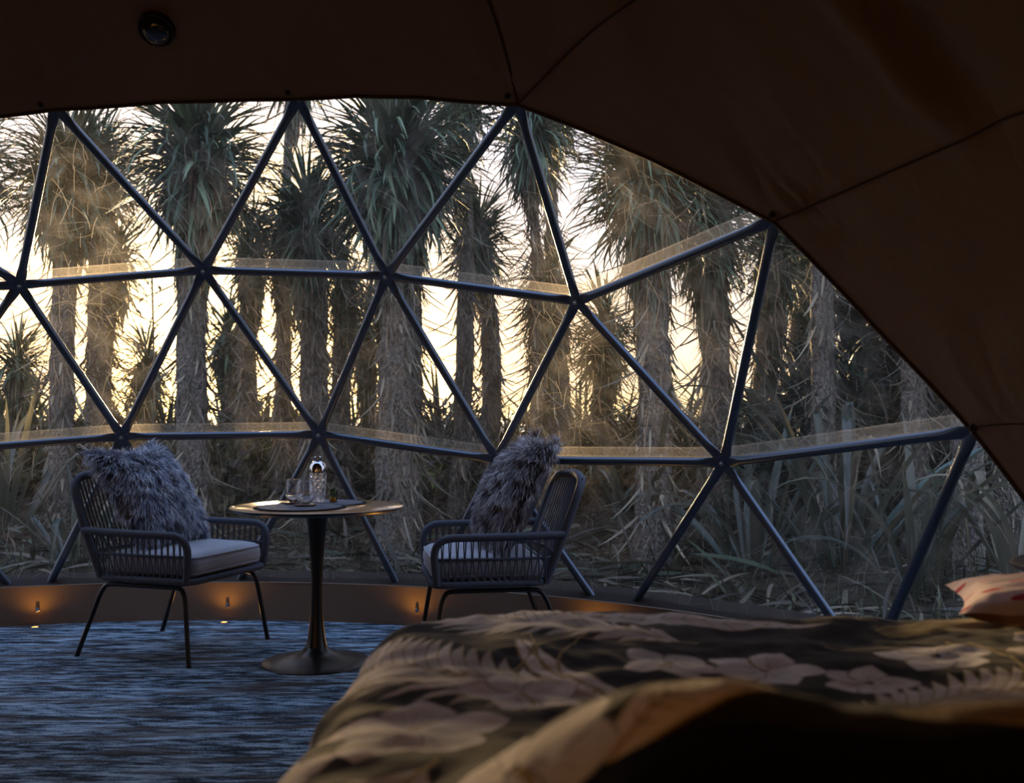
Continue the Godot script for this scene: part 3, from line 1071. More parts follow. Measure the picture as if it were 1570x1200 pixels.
# a low clump of stiff strap leaves that spray from the ground
func tussock(label: String, x: float, z: float, n: int, L: float) -> void:
	var t := thing("spiky_bush", label, "bush", Vector3(x, ground_h(x, z) - 0.04, z), 0.0, "spiky bushes between the trunks")
	var xf := []
	var xs := []
	var cols := []
	var cs := []
	for k in n:
		var a := rng.randf() * TAU
		var el := deg_to_rad(rng.randf_range(25.0, 86.0))
		var f := aim(Vector3(cos(a) * cos(el), sin(el), sin(a) * cos(el)), Vector3(cos(a), 0, sin(a)) * rng.randf_range(0, 0.12), L * rng.randf_range(0.6, 1.1), rng.randf_range(0.5, 0.85), rng.randf_range(-0.5, 0.5))
		var c := green() if rng.randf() < 0.6 else dead()
		if k % 2:
			xf.append(f); cols.append(c)
		else:
			xs.append(f); cs.append(c)
	scatter(t, "leaves", leaf_mesh.sword, M.leaf, xf, cols)
	scatter(t, "bent_leaves", leaf_mesh.arched, M.leaf, xs, cs)

func px_at(px: float, d: float) -> float:
	return (px - 785.0) / 1550.0 * d

func outside() -> void:
	# ground: a bank that rises away from the dome
	var mb := MB.new()
	mb.grid(150, 60, func(u: float, v: float):
		var az := -180.0 + 360.0 * u
		var r := 4.10 + pow(v, 2.0) * 36.0
		var p := polar(az, r, 0)
		return Vector3(p.x, ground_h(p.x, p.z), p.z), func(_p: Vector3): return Vector3.UP)
	var g := part(self, "ground", mb.mesh(), M.ground)
	tag(g, "dark bank of earth and litter rising behind the window", "ground", "", "structure")

	# leaf shapes, each one unit long; width comes from the transform
	leaf_mesh.sword = strap(1.0, 0.072, func(t): return 0.25 * t * t, 0.3, 6)
	leaf_mesh.arched = strap(1.0, 0.072, func(t): return 1.5 * t * t, 0.3, 8)
	leaf_mesh.bent = strap(1.0, 0.070, func(t): return 0.55 * t, 0.35, 6)
	leaf_mesh.short = strap(1.0, 0.10, func(t): return -0.5 * t, 0.4, 4)
	leaf_mesh.small = strap(1.0, 0.45, func(t): return 0.5 * t, 0.2, 4, 0.4)
	leaf_mesh.fern = strap(1.0, 0.16, func(t): return 0.9 * t, 0.2, 5, 0.4)
	leaf_mesh.blade = strap(1.0, 0.060, func(t): return 0.35 * t * t, 0.5, 9, 0.3)
	leaf_mesh.blade_arch = strap(1.0, 0.064, func(t): return 1.7 * t * t, 0.45, 12, 0.3)
	leaf_mesh.blade_kink = strap(1.0, 0.066, func(t): return 0.2 * t + 2.3 * smoothstep(0.55, 0.66, t), 0.45, 14, 0.3)
	M.flax = []
	for c in [srgb(18, 34, 28), srgb(25, 45, 38), srgb(50, 80, 78), srgb(50, 54, 36), srgb(98, 92, 72)]:
		var m: StandardMaterial3D = mat(c, 0.4, 0.0, 0.5)
		m.cull_mode = BaseMaterial3D.CULL_DISABLED
		m.backlight_enabled = true
		m.backlight = Color(0.3, 0.3, 0.25)
		M.flax.append(m)

	# the grove: label, x in the picture at eye level, distance, crown centre, trunk width, crown reach
	tree("cabbage tree at the window's left edge with long spiky leaves fanning left", 98, 8.2, 262, 36, 128, {"n": 620, "skirt": 0.7, "n_skirt": 140})
	tree("cabbage tree with a bare straight trunk just right of the leftmost spiky crown", 146, 8.9, 250, 30, 90, {"skirt": 0.6, "n_skirt": 120})
	tree("slender crooked cabbage tree trunk above the left chair", 176, 9.4, 395, 26, 70, {"bow": -0.12, "n": 260, "skirt": 0.5, "n_skirt": 120})
	tree("big cabbage tree with a broad hanging crown and thick grey trunk behind the left chair", 302, 7.7, 235, 44, 134, {"n": 720, "n_skirt": 520, "skirt": 1.0})
	tree("thin bare cabbage tree stem curving up beside the upper left tube joint", 432, 9.6, 60, 15, 110, {"lean": 0.12, "bow": -0.05, "thatch": 90, "n_skirt": 120})
	tree("low shaggy cabbage tree left of the table glasses", 382, 9.2, 370, 30, 72, {"n": 340, "skirt": 0.8})
	tree("cabbage tree with a straight trunk lit golden at its edges left of the decanter", 430, 8.8, 375, 23, 66, {"n": 300, "skirt": 0.6})
	tree("cabbage tree with a dark bushy head behind the decanter", 474, 8.4, 335, 42, 104, {"n": 640, "n_skirt": 460, "skirt": 0.9})
	tree("slim golden edged cabbage tree trunk right of the decanter", 527, 9.0, 420, 30, 72, {"n": 260})
	tree("tall dark cabbage tree with the densest crown above the table's right edge", 604, 7.5, 235, 54, 150, {"n": 820, "n_skirt": 620, "skirt": 1.3})
	tree("twin trunk cabbage tree close behind the tall dark dense one", 632, 8.3, 250, 24, 100, {"n": 300})
	tree("tall grey cabbage tree trunk rising past the centre of the window", 704, 8.8, 130, 27, 92, {"n": 420, "skirt": 0.5})
	tree("young cabbage tree with an upright fan of leaves in the middle of the window", 742, 9.3, 355, 30, 82, {"n": 420, "skirt": 0.6, "lean": -0.06, "bow": 0.1})
	tree("cabbage tree with a hanging leaf fringe below the lining's peak", 812, 8.3, 190, 16, 100, {"n": 460, "n_skirt": 420, "skirt": 0.6})
	tree("stout cabbage tree with a shaggy pointed thatch behind the right chair", 838, 8.5, 430, 58, 76, {"n": 300, "n_skirt": 460, "skirt": 1.3})
	tree("slender cabbage tree stem standing against the sky by the stout shaggy trunk", 842, 9.6, 150, 20, 95, {"n": 460})
	tree("large cabbage tree with a ragged drooping crown under the lining's right slope", 1000, 7.0, 262, 52, 140, {"n": 760, "n_skirt": 560, "skirt": 1.1})
	tree("cabbage tree with a dark trunk just right of the ragged drooping one", 1085, 7.6, 330, 44, 112, {"n": 560, "n_skirt": 420})
	tree("leaning cabbage tree with pale dry leaves under the lining's corner", 1168, 7.9, 372, 36, 84, {"n": 420, "lean": 0.08})
	tree("half hidden cabbage tree behind the flax on the right", 1232, 8.6, 360, 30, 84, {"n": 360})
	tree("pale bare trunked cabbage tree beside the polka dot pillow", 1474, 6.4, 250, 46, 110, {"n": 360, "thatch": 60})
	tree("dark cabbage tree deep in the thicket above the flax", 1345, 8.8, 420, 34, 105, {"n": 560})
	tree("tall dark cabbage tree added to shade the flax, trunk rising out of it under the lining's slope", 1262, 7.0, -90, 34, 210, {"n": 760, "n_skirt": 420, "skirt": 1.2})  # this tree and the next two are added to shade the flax
	tree("tall cabbage tree added behind the flax for shade, with its crown above the lining's edge", 1405, 6.9, -120, 36, 220, {"n": 760, "n_skirt": 420, "skirt": 1.2})
	tree("tall cabbage tree added for shade behind the polka dot pillow, crown hidden by the lining", 1545, 6.7, -60, 36, 220, {"n": 760, "n_skirt": 420, "skirt": 1.2})
	tree("cabbage tree left of the window's edge beyond the chair", -60, 8.6, 240, 40, 120, {"n": 460})
	tree("low cabbage tree with arching leaves behind the left window edge", 28, 9.8, 560, 24, 74, {"n": 300, "skirt": 0.4})
	tree("small cabbage tree with upright leaves around the thin twiggy sapling", 226, 9.6, 560, 26, 66, {"n": 240, "skirt": 0.4})
	tree("low leafy cabbage tree glowing gold behind the thick grey trunk", 345, 10.4, 520, 22, 70, {"n": 280, "skirt": 0.6})
	tree("low cabbage tree with spread leaves between the dark dense trunk and the grey one", 560, 10.2, 500, 20, 74, {"n": 280})
	tree("low cabbage tree with a loose crown right of the stout shaggy trunk", 925, 9.0, 505, 26, 84, {"n": 420})

	# undergrowth
	var dk0 := srgb(40, 44, 30)
	var dk1 := srgb(84, 84, 52)
	var rows := [[-30, 9.4, "at the window's far left edge"], [60, 10.2, "under the leftmost spiky crown"], [140, 9.2, "between the two leftmost straight trunks"], [235, 10.0, "below the thin twiggy sapling"], [340, 9.0, "right of the thick grey trunk behind the left chair"], [420, 10.2, "in the gap left of the decanter"], [520, 9.4, "in the gap just right of the decanter"], [585, 10.6, "at the foot of the tallest dark tree"], [650, 11.4, "behind the bright green broad leaved shrub"], [745, 9.9, "below the middle of the window"], [800, 9.2, "left of the right chair's fur cushion"], [900, 9.8, "just right of the right chair's fur cushion"], [985, 9.0, "at the foot of the ragged drooping tree"], [1060, 9.4, "right of the ragged drooping tree's foot"], [1140, 8.8, "at the left foot of the flax bushes"]]
	for k in rows.size():
		var q: Array = rows[k]
		shrub("brown green undergrowth shrub " + q[2], px_at(q[0], q[1]), -q[1], Vector3(0.75, rng.randf_range(0.55, 0.85), 0.6), 620, dk0, dk1, "fern" if k % 2 else "small", 0.20 if k % 2 else 0.11)
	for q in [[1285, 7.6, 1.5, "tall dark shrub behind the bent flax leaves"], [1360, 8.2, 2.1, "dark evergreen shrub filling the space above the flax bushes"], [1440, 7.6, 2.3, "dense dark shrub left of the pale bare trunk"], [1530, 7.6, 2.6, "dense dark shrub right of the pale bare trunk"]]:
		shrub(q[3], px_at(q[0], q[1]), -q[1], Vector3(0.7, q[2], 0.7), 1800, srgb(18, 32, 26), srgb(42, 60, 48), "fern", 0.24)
	shrub("bright green broad leaved shrub low between the trunks right of the table", px_at(672, 9.6), -9.6, Vector3(0.16, 0.62, 0.2), 90, srgb(92, 116, 52), srgb(134, 148, 78), "small", 0.15)
	sapling("thin twiggy sapling against the bright sky left of the thick grey trunk", px_at(231, 9.0), -9.0)
	for q in [[18, 9.6, 70, 1.35, "with tall arching leaves against the sky at the left edge"], [70, 10.4, 60, 1.2, "behind the leftmost spiky crowned trunk"], [200, 9.6, 60, 1.25, "left of the thin twiggy sapling"], [262, 10.2, 70, 1.3, "between the sapling and the thick grey trunk"], [352, 10.6, 70, 1.35, "glowing right of the thick grey trunk"], [405, 10.6, 60, 1.2, "behind the pair of trunks left of the decanter"], [505, 10.4, 60, 1.2, "right of the bushy headed trunk"], [545, 10.0, 50, 1.3, "left of the tallest dark tree"], [672, 10.6, 70, 1.35, "right of the tallest dark tree"], [775, 10.4, 70, 1.25, "right of the young fan topped tree"], [890, 10.0, 80, 1.4, "right of the stout shaggy trunk"], [945, 9.4, 80, 1.35, "left of the ragged drooping tree"], [1045, 9.4, 90, 1.6, "between the two dark trunks on the right"], [1120, 9.6, 90, 1.7, "with drooping leaves left of the leaning tree"]]:
		tussock("spiky bush " + q[4], px_at(q[0], q[1]), -q[1], q[2], q[3])
	# flax
	flax("flax bush with blue green sword leaves behind the right hand tube joint", px_at(1150, 6.6), -6.6, 15, 1.5)
	flax("tall flax bush with bent pale leaf in the middle of the right panes", px_at(1290, 6.3), -6.3, 16, 1.8)
	flax("dense flax bush low in front of the pale bare trunk", px_at(1395, 5.9), -5.9, 15, 1.25)
	flax("flax bush right of the pale bare trunk above the pillow", px_at(1560, 5.6), -5.6, 14, 1.2)
	flax("flax bush with drooping leaves behind the right chair back", px_at(985, 7.2), -7.2, 12, 1.3)
	flax("flax bush with strap leaves at the window's left edge", px_at(5, 7.9), -7.9, 14, 1.4)
	flax("flax bush hidden low behind the left chair", px_at(120, 7.3), -7.3, 14, 0.9)
	# litter of fallen leaves
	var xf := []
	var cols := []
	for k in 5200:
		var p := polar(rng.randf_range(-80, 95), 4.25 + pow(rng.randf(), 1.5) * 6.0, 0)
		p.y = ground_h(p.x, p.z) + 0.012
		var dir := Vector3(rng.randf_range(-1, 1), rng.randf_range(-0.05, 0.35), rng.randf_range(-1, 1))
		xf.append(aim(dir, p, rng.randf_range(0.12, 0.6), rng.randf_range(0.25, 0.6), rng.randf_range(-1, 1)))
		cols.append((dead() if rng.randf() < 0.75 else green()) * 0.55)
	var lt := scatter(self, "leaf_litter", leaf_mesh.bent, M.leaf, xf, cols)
	tag(lt, "fallen strap leaves scattered over the dark bank", "leaf litter", "", "stuff")
	# weeds and grass on the bank
	xf = []
	cols = []
	for k in 5000:
		var p := polar(rng.randf_range(-80, 95), 4.3 + pow(rng.randf(), 1.4) * 5.5, 0)
		if noise.get_noise_2d(p.x * 0.8 + 30, p.z * 0.8) < -0.02:
			continue
		p.y = ground_h(p.x, p.z) - 0.01
		var dir := Vector3(rng.randf_range(-0.6, 0.6), 1, rng.randf_range(-0.6, 0.6))
		xf.append(aim(dir, p, rng.randf_range(0.10, 0.34), rng.randf_range(0.12, 0.3), rng.randf() * TAU))
		cols.append(lin(srgb(34, 46, 28).lerp(srgb(78, 78, 52), rng.randf())))
	var gs := scatter(self, "bank_grass", leaf_mesh.arched, M.leaf, xf, cols)
	tag(gs, "thin weeds and grass growing over the bank outside the window", "grass", "", "stuff")

# ---------------------------------------------------------------- furniture
func wrapped(mb: MB, path: PackedVector3Array, r: float) -> void:
	# a tube wound with rope: fine rings along it
	var p := resample(path, 0.0042)
	var rad := []
	for k in p.size():
		rad.append(r + 0.0011 * (1.0 if k % 2 == 0 else -1.0))
	mb.tube(p, rad, 10)

func chair_leg(s: float, f: float) -> ArrayMesh:
	var foot := Vector3(s * (0.325 if f > 0 else 0.315), 0.0, 0.325 if f > 0 else -0.335)
	var knee := Vector3(s * 0.290, 0.352, 0.270 if f > 0 else -0.20)
	var inn := Vector3(s * 0.288, 0.356, 0.20 if f > 0 else -0.13)
	var mb := MB.new()
	mb.tube(round_path([foot + Vector3(0, 0.004, 0), knee, inn], 0.075, 8), [0.0115], 12)
	return mb.mesh()

func make_chair(label: String, at: Vector3, turn: float) -> Node3D:
	var t := thing("rope_armchair", label, "chair", at, turn, "rope armchairs by the window")
	for s in [-1.0, 1.0]:
		for f in [-1.0, 1.0]:
			var l := part(t, "leg", chair_leg(s, f), M.black)
			var fb := MB.new()
			var ft := Vector3(s * (0.325 if f > 0 else 0.315), 0.0, 0.325 if f > 0 else -0.335)
			fb.lathe(PackedVector2Array([Vector2(0, 0.012), Vector2(0.0125, 0.010), Vector2(0.0135, 0.0), Vector2(0, 0.0)]), 12, ft)
			part(l, "foot_cap", fb.mesh(), M.black)
		var rb := MB.new()
		rb.tube(PackedVector3Array([Vector3(s * 0.288, 0.356, -0.14), Vector3(s * 0.288, 0.356, 0.21)]), [0.0113], 12)
		part(t, "side_rail", rb.mesh(), M.black)
	var cb := MB.new()
	for z in [-0.14, 0.19]:
		cb.tube(PackedVector3Array([Vector3(-0.288, 0.356, z), Vector3(0.288, 0.356, z)]), [0.010], 10)
	part(t, "cross_bar", cb.mesh(), M.black)
	# seat frame: rounded rectangle wound with rope
	var sf := MB.new()
	wrapped(sf, round_path([Vector3(0, 0.388, 0.315), Vector3(0.315, 0.388, 0.315), Vector3(0.300, 0.388, -0.225), Vector3(-0.300, 0.388, -0.225), Vector3(-0.315, 0.388, 0.315), Vector3(0, 0.388, 0.315)], 0.07), 0.016)
	part(t, "seat_frame", sf.mesh(), M.rope)
	var sl := MB.new()
	for k in 15:
		var z := -0.205 + k * 0.0355
		sl.rbox(Vector3(0.60, 0.008, 0.026), 0.003, Vector3(0, 0.390, z))
	part(t, "seat_webbing", sl.mesh(), M.rope, "stuff")
	# cushion with a soft crowned top
	var cu := MB.new()
	cu.rbox(Vector3(0.575, 0.105, 0.535), 0.045, Vector3(0, 0.458, 0.055), 8, func(p: Vector3):
		var e := (1.0 - pow(absf(p.x) / 0.30, 4.0)) * (1.0 - pow(absf(p.z) / 0.275, 4.0))
		var q := p
		q.y += (0.020 * e if p.y > 0 else -0.004 * e) - 0.012 * smoothstep(-0.05, -0.26, p.z)
		q.y += 0.004 * noise.get_noise_2d(p.x * 9.0, p.z * 9.0)
		return q)
	var cm := part(t, "seat_cushion", cu.mesh(), M.cushion)
	var pb := MB.new()
	for y in [0.423, 0.497]:
		pb.tube(round_path([Vector3(0, y, 0.318), Vector3(0.283, y, 0.318), Vector3(0.283, y, -0.208), Vector3(-0.283, y, -0.208), Vector3(-0.283, y, 0.318), Vector3(0, y, 0.318)], 0.06), [0.0042], 6)
	part(cm, "piping", pb.mesh(), M.cushion)
	# arms
	var armpath := {}
	for s in [-1.0, 1.0]:
		var ab := MB.new()
		var pth := round_path([Vector3(s * 0.325, 0.612, -0.295), Vector3(s * 0.340, 0.608, 0.02), Vector3(s * 0.334, 0.606, 0.325), Vector3(s * 0.318, 0.388, 0.300)], 0.105, 10)
		armpath[s] = pth
		wrapped(ab, pth, 0.0185)
		part(t, "armrest", ab.mesh(), M.rope)
	# back frame: two leaning posts and a bowed top rail
	var bb := MB.new()
	wrapped(bb, round_path([Vector3(-0.290, 0.385, -0.215), Vector3(-0.315, 0.61, -0.295), Vector3(-0.310, 0.865, -0.390), Vector3(0, 0.885, -0.430), Vector3(0.310, 0.865, -0.390), Vector3(0.315, 0.61, -0.295), Vector3(0.290, 0.385, -0.215)], 0.10, 10), 0.020)
	part(t, "back_frame", bb.mesh(), M.rope)
	# mid cords: one level run round arms and back
	var mc := MB.new()
	var run := smooth_path([Vector3(0.325, 0.507, 0.300), Vector3(0.335, 0.507, 0.0), Vector3(0.312, 0.507, -0.22), Vector3(0.20, 0.507, -0.275), Vector3(0, 0.507, -0.29), Vector3(-0.20, 0.507, -0.275), Vector3(-0.312, 0.507, -0.22), Vector3(-0.335, 0.507, 0.0), Vector3(-0.325, 0.507, 0.300)], 14)
	wrapped(mc, run, 0.0065)
	part(t, "waist_cord", mc.mesh(), M.rope)
	# upright cords, in pairs that cross under the waist cord
	var co := MB.new()
	for s in [-1.0, 1.0]:
		for k in 15:
			var z := -0.205 + k * 0.0345
			var y1 := 0.608
			var xt: float = s * 0.338
			for e in [-1.0, 1.0]:
				co.tube(PackedVector3Array([Vector3(xt, y1, z + e * 0.006), Vector3(s * 0.334, 0.507, z + e * 0.002), Vector3(s * 0.312, 0.392, z * 0.95 + e * 0.016)]), [0.0031], 6, false)
	for k in 19:
		var x := -0.27 + k * 0.03
		var bowz := -0.055 * (1.0 - pow(x / 0.32, 2.0))
		for e in [-1.0, 1.0]:
			co.tube(PackedVector3Array([Vector3(x * 1.06 + e * 0.005, 0.875, -0.380 + bowz * 0.85), Vector3(x * 1.04 + e * 0.002, 0.67, -0.302 + bowz), Vector3(x + e * 0.002, 0.507, -0.240 + bowz), Vector3(x * 0.97 + e * 0.014, 0.392, -0.222)]), [0.0031], 6, false)
	part(t, "woven_cords", co.mesh(), M.rope, "stuff")
	return t

func fur_cushion(label: String, at: Vector3, turn: float, tilt: float, spin: float, size: float, wide: float, tone0: Color, tone1: Color) -> void:
	var t := thing("fur_cushion", label, "cushion", at, turn, "shaggy fur cushions on the armchairs")
	var bs := Basis(Vector3.RIGHT, -tilt) * Basis(Vector3.BACK, spin)
	var h := size / 2.0
	# body: a square pillow with drawn-out corners, its base at the origin
	var surf := func(u: float, v: float, side: float):
		var x := u * 2.0 - 1.0
		var y := v * 2.0 - 1.0
		var pinch := 1.0 - 0.11 * (1.0 - x * x) * y * y - 0.11 * (1.0 - y * y) * x * x
		var th := 0.165 * pow(maxf(0.0, (1.0 - x * x) * (1.0 - y * y)), 0.42)
		var px := x * (1.0 - 0.15 * (1.0 - y * y)) * h * wide
		var py := y * (1.0 - (0.24 if y > 0 else 0.12) * (1.0 - x * x)) * h
		return bs * Vector3(px * pinch / maxf(pinch, 0.01), py, side * th) + Vector3(0, h * 0.93, 0)
	var mb := MB.new()
	var mid := Vector3(0, h * 0.93, 0)
	mb.grid(26, 26, func(u: float, v: float): return surf.call(u, v, 1.0), func(p: Vector3): return bs * Vector3(0, 0, 1) + (p - mid) * 1.2)
	part(t, "body", mb.mesh(), M.furback)
	var bk := MB.new()
	bk.grid(26, 26, func(u: float, v: float): return surf.call(u, v, -0.45), func(p: Vector3): return bs * Vector3(0, 0, -1) + (p - mid) * 1.2)
	part(t, "back_panel", bk.mesh(), M.furback)
	# strands
	var xf := []
	var cols := []
	for k in 24000:
		var u := rng.randf()
		var v := rng.randf()
		if k % 5 == 0:
			# more strands along the edges, which make the shaggy outline
			if rng.randf() < 0.5: u = 1.0 if rng.randf() < 0.5 else 0.0
			else: v = 1.0 if rng.randf() < 0.6 else 0.0
		var p: Vector3 = surf.call(u, v, 1.0)
		var e := 0.01
		var du: Vector3 = surf.call(minf(u + e, 1), v, 1.0) - surf.call(maxf(u - e, 0), v, 1.0)
		var dv: Vector3 = surf.call(u, minf(v + e, 1), 1.0) - surf.call(u, maxf(v - e, 0), 1.0)
		var nn := du.cross(dv).normalized()
		if nn == Vector3.ZERO: nn = bs * Vector3(0, 0, 1)
		var ed := maxf(absf(u - 0.5), absf(v - 0.5)) * 2.0
		var outw := bs * Vector3(u - 0.5, v - 0.5, 0).normalized()
		# locks: neighbouring strands lean the same way
		var lk := Vector3(noise.get_noise_3d(u * 7, v * 7, at.x * 9), -0.35 + 0.4 * noise.get_noise_3d(u * 7 + 20, v * 7, at.x * 9), noise.get_noise_3d(u * 7, v * 7 + 40, at.x * 9))
		var dir := (nn * (0.55 + 0.2 * rng.randf()) + bs * (lk * 1.5) + outw * smoothstep(0.75, 1.0, ed) * 0.9 + Vector3(rng.randf_range(-0.22, 0.22), rng.randf_range(-0.22, 0.22), rng.randf_range(-0.22, 0.22))).normalized()
		var L := rng.randf_range(0.04, 0.085)
		var f := aim(dir, p, L, rng.randf_range(0.05, 0.10), rng.randf_range(-0.6, 0.6))
		xf.append(f)
		cols.append(lin(tone0.lerp(tone1, clampf(rng.randf() * 0.8 + 0.4 * noise.get_noise_2d(u * 9, v * 9), 0, 1))))
	scatter(t, "fur", strand(), M.fur, xf, cols)

var strand_mesh: ArrayMesh
func strand() -> ArrayMesh:
	if strand_mesh == null:
		strand_mesh = strap(1.0, 0.042, func(q): return 1.0 * q * q, 0.2, 4, 0.1)
	return strand_mesh

func duvet_h(x: float, z: float) -> float:
	# soft quilt over the bed, with a gathered roll along the side near the camera
	var y := 0.650
	y += 0.018 * noise.get_noise_2d(x * 2.2, z * 2.2) + 0.010 * noise.get_noise_2d(x * 6.0 + 9.0, z * 6.0)
	y += 0.012 * sin(x * 5.0 + z * 2.2)
	var fade := smoothstep(-0.24, 0.24, x)
	var crest := -1.17 + 0.10 * sin(x * 1.6)
	var w := 0.26 if z < crest else 0.20
	y += 0.205 * fade * exp(-pow((z - crest) / w, 2.0)) * (1.0 + 0.10 * sin(x * 7.0 + 1.0))
	return y

func furniture() -> void:
	var yl := atan2(0.942, 0.335)
	var yr := atan2(-0.986, 0.164)
	make_chair("dark rope armchair on the left, turned toward the table", Vector3(-1.70, 0, -5.15), yl)
	make_chair("dark rope armchair on the right, behind the bed and facing the table", Vector3(-0.10, 0, -5.03), yr)
	fur_cushion("blue grey shaggy fur cushion on the left armchair", Vector3(-1.865, 0.485, -5.19), yl, 0.56, 0.06, 0.57, 0.82, srgb(96, 108, 134), srgb(244, 247, 252))
	fur_cushion("brown grey shaggy fur cushion on the right armchair", Vector3(0.045, 0.490, -5.05), yr, 0.44, -0.06, 0.61, 0.9, srgb(98, 98, 106), srgb(232, 228, 230))

	# pedestal table
	var t := thing("pedestal_table", "round dark pedestal table with a trumpet foot between the chairs", "table", Vector3(-0.93, 0, -4.84))
	var tb := MB.new()
	tb.lathe(PackedVector2Array([Vector2(0.4085, 0.7385), Vector2(0.4065, 0.740), Vector2(0, 0.740)]), 96)
	var eb := MB.new()
	eb.lathe(PackedVector2Array([Vector2(0, 0.716), Vector2(0.36, 0.716), Vector2(0.385, 0.722), Vector2(0.405, 0.733), Vector2(0.409, 0.737), Vector2(0.4085, 0.7385)]), 96)
	part(t, "under_edge", eb.mesh(), M.pole)
	part(t, "tabletop", tb.mesh(), M.table)
	var pb := MB.new()
	pb.lathe(PackedVector2Array([Vector2(0.062, 0.716), Vector2(0.054, 0.700), Vector2(0.047, 0.66), Vector2(0.038, 0.58), Vector2(0.030, 0.48), Vector2(0.0255, 0.38), Vector2(0.025, 0.32), Vector2(0.028, 0.25), Vector2(0.034, 0.18), Vector2(0.041, 0.12), Vector2(0.048, 0.085), Vector2(0.052, 0.070)]), 40)
	part(t, "column", pb.mesh(), M.pole)
	var bb := MB.new()
	bb.lathe(PackedVector2Array([Vector2(0.052, 0.074), Vector2(0.060, 0.066), Vector2(0.075, 0.052), Vector2(0.105, 0.038), Vector2(0.155, 0.024), Vector2(0.21, 0.013), Vector2(0.248, 0.008), Vector2(0.255, 0.005), Vector2(0.256, 0.0), Vector2(0, 0.0)]), 72)
	part(t, "foot", bb.mesh(), M.pole)

	# bed
	var bed := thing("bed", "bed base and mattress under the patterned duvet", "bed", Vector3(0.85, 0, -1.85))
	var bm := MB.new()
	bm.rbox(Vector3(2.10, 0.30, 1.55), 0.04, Vector3(0.02, 0.455, 0))
	part(bed, "mattress", bm.mesh(), mat(srgb(200, 194, 184), 0.9))
	var be := MB.new()
	be.rbox(Vector3(2.06, 0.22, 1.5), 0.02, Vector3(0.02, 0.19, 0))
	part(bed, "base", be.mesh(), mat(srgb(58, 46, 38), 0.8))
	for sx in [-0.95, 0.98]:
		for sz in [-0.68, 0.68]:
			var lb := MB.new()
			lb.lathe(PackedVector2Array([Vector2(0, 0.09), Vector2(0.03, 0.09), Vector2(0.024, 0.0), Vector2(0, 0.0)]), 14, Vector3(sx, 0, sz))
			part(bed, "leg", lb.mesh(), M.black)
	var hd := MB.new()
	hd.rbox(Vector3(0.05, 0.62, 1.50), 0.02, Vector3(1.10, 0.51, 0))
	part(bed, "headboard", hd.mesh(), mat(srgb(66, 52, 42), 0.7))

	# duvet: flat over the bed, rounded at the edges, hanging down the sides
	var x0 := -0.21
	var x1 := 1.62
	var z0 := -2.56
	var z1 := -1.06
	var er := 0.17
	var hang := 0.42
	var ext := er * PI / 2 + hang
	var mb := MB.new()
	var fn := func(u: float, v: float):
		var sx := lerpf(x0 - ext, x1, u)
		var sz := lerpf(z0 - ext, z1 + ext, v)
		var ox := minf(0.0, sx - x0)
		var oz := minf(0.0, sz - z0) + maxf(0.0, sz - z1)
		var bx := maxf(sx, x0)
		var bz := clampf(sz, z0, z1)
		var t0 := sqrt(ox * ox + oz * oz)
		var top := duvet_h(bx, bz)
		if t0 < 1e-5:
			return Vector3(bx, top, bz)
		var dir := Vector2(ox, oz) / t0
		var a := minf(t0 / er, PI / 2)
		var out := er * sin(a)
		var down := er * (1 - cos(a)) + maxf(0.0, t0 - er * PI / 2)
		# drape folds on the hanging part
		var along := bx * dir.y - bz * dir.x + atan2(dir.y, dir.x) * 0.4
		out += 0.028 * sin(along * 13.0) * smoothstep(0.1, 0.6, t0) + 0.02 * noise.get_noise_2d(along * 3.0, t0 * 3.0)
		return Vector3(bx + dir.x * out, maxf(0.03, top - down), bz + dir.y * out)
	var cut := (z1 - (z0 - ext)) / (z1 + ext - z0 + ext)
	var hint := func(p: Vector3): return p - Vector3(0.8, 0.1, -1.85)
	mb.grid(120, 130, func(u: float, v: float): return fn.call(u, v * cut), hint, func(u: float, v: float): return Vector2(lerpf(x0 - ext, x1, u) + 0.9, lerpf(z0 - ext, z1 + ext, v * cut) + 2.95) / 2.4)
	var dv := part(self, "duvet", mb.mesh(), M.duvet)
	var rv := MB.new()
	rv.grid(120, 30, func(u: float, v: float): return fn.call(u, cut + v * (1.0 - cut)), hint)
	part(dv, "painted_shade_border", rv.mesh(), mat(srgb(22, 18, 16), 0.9, 0.0, 0.2))  # near-black colour paints in the shade on the slope facing the camera
	tag(dv, "dark duvet printed with pale tropical flowers and palm leaves over the bed", "duvet")
	dotted_pillow()

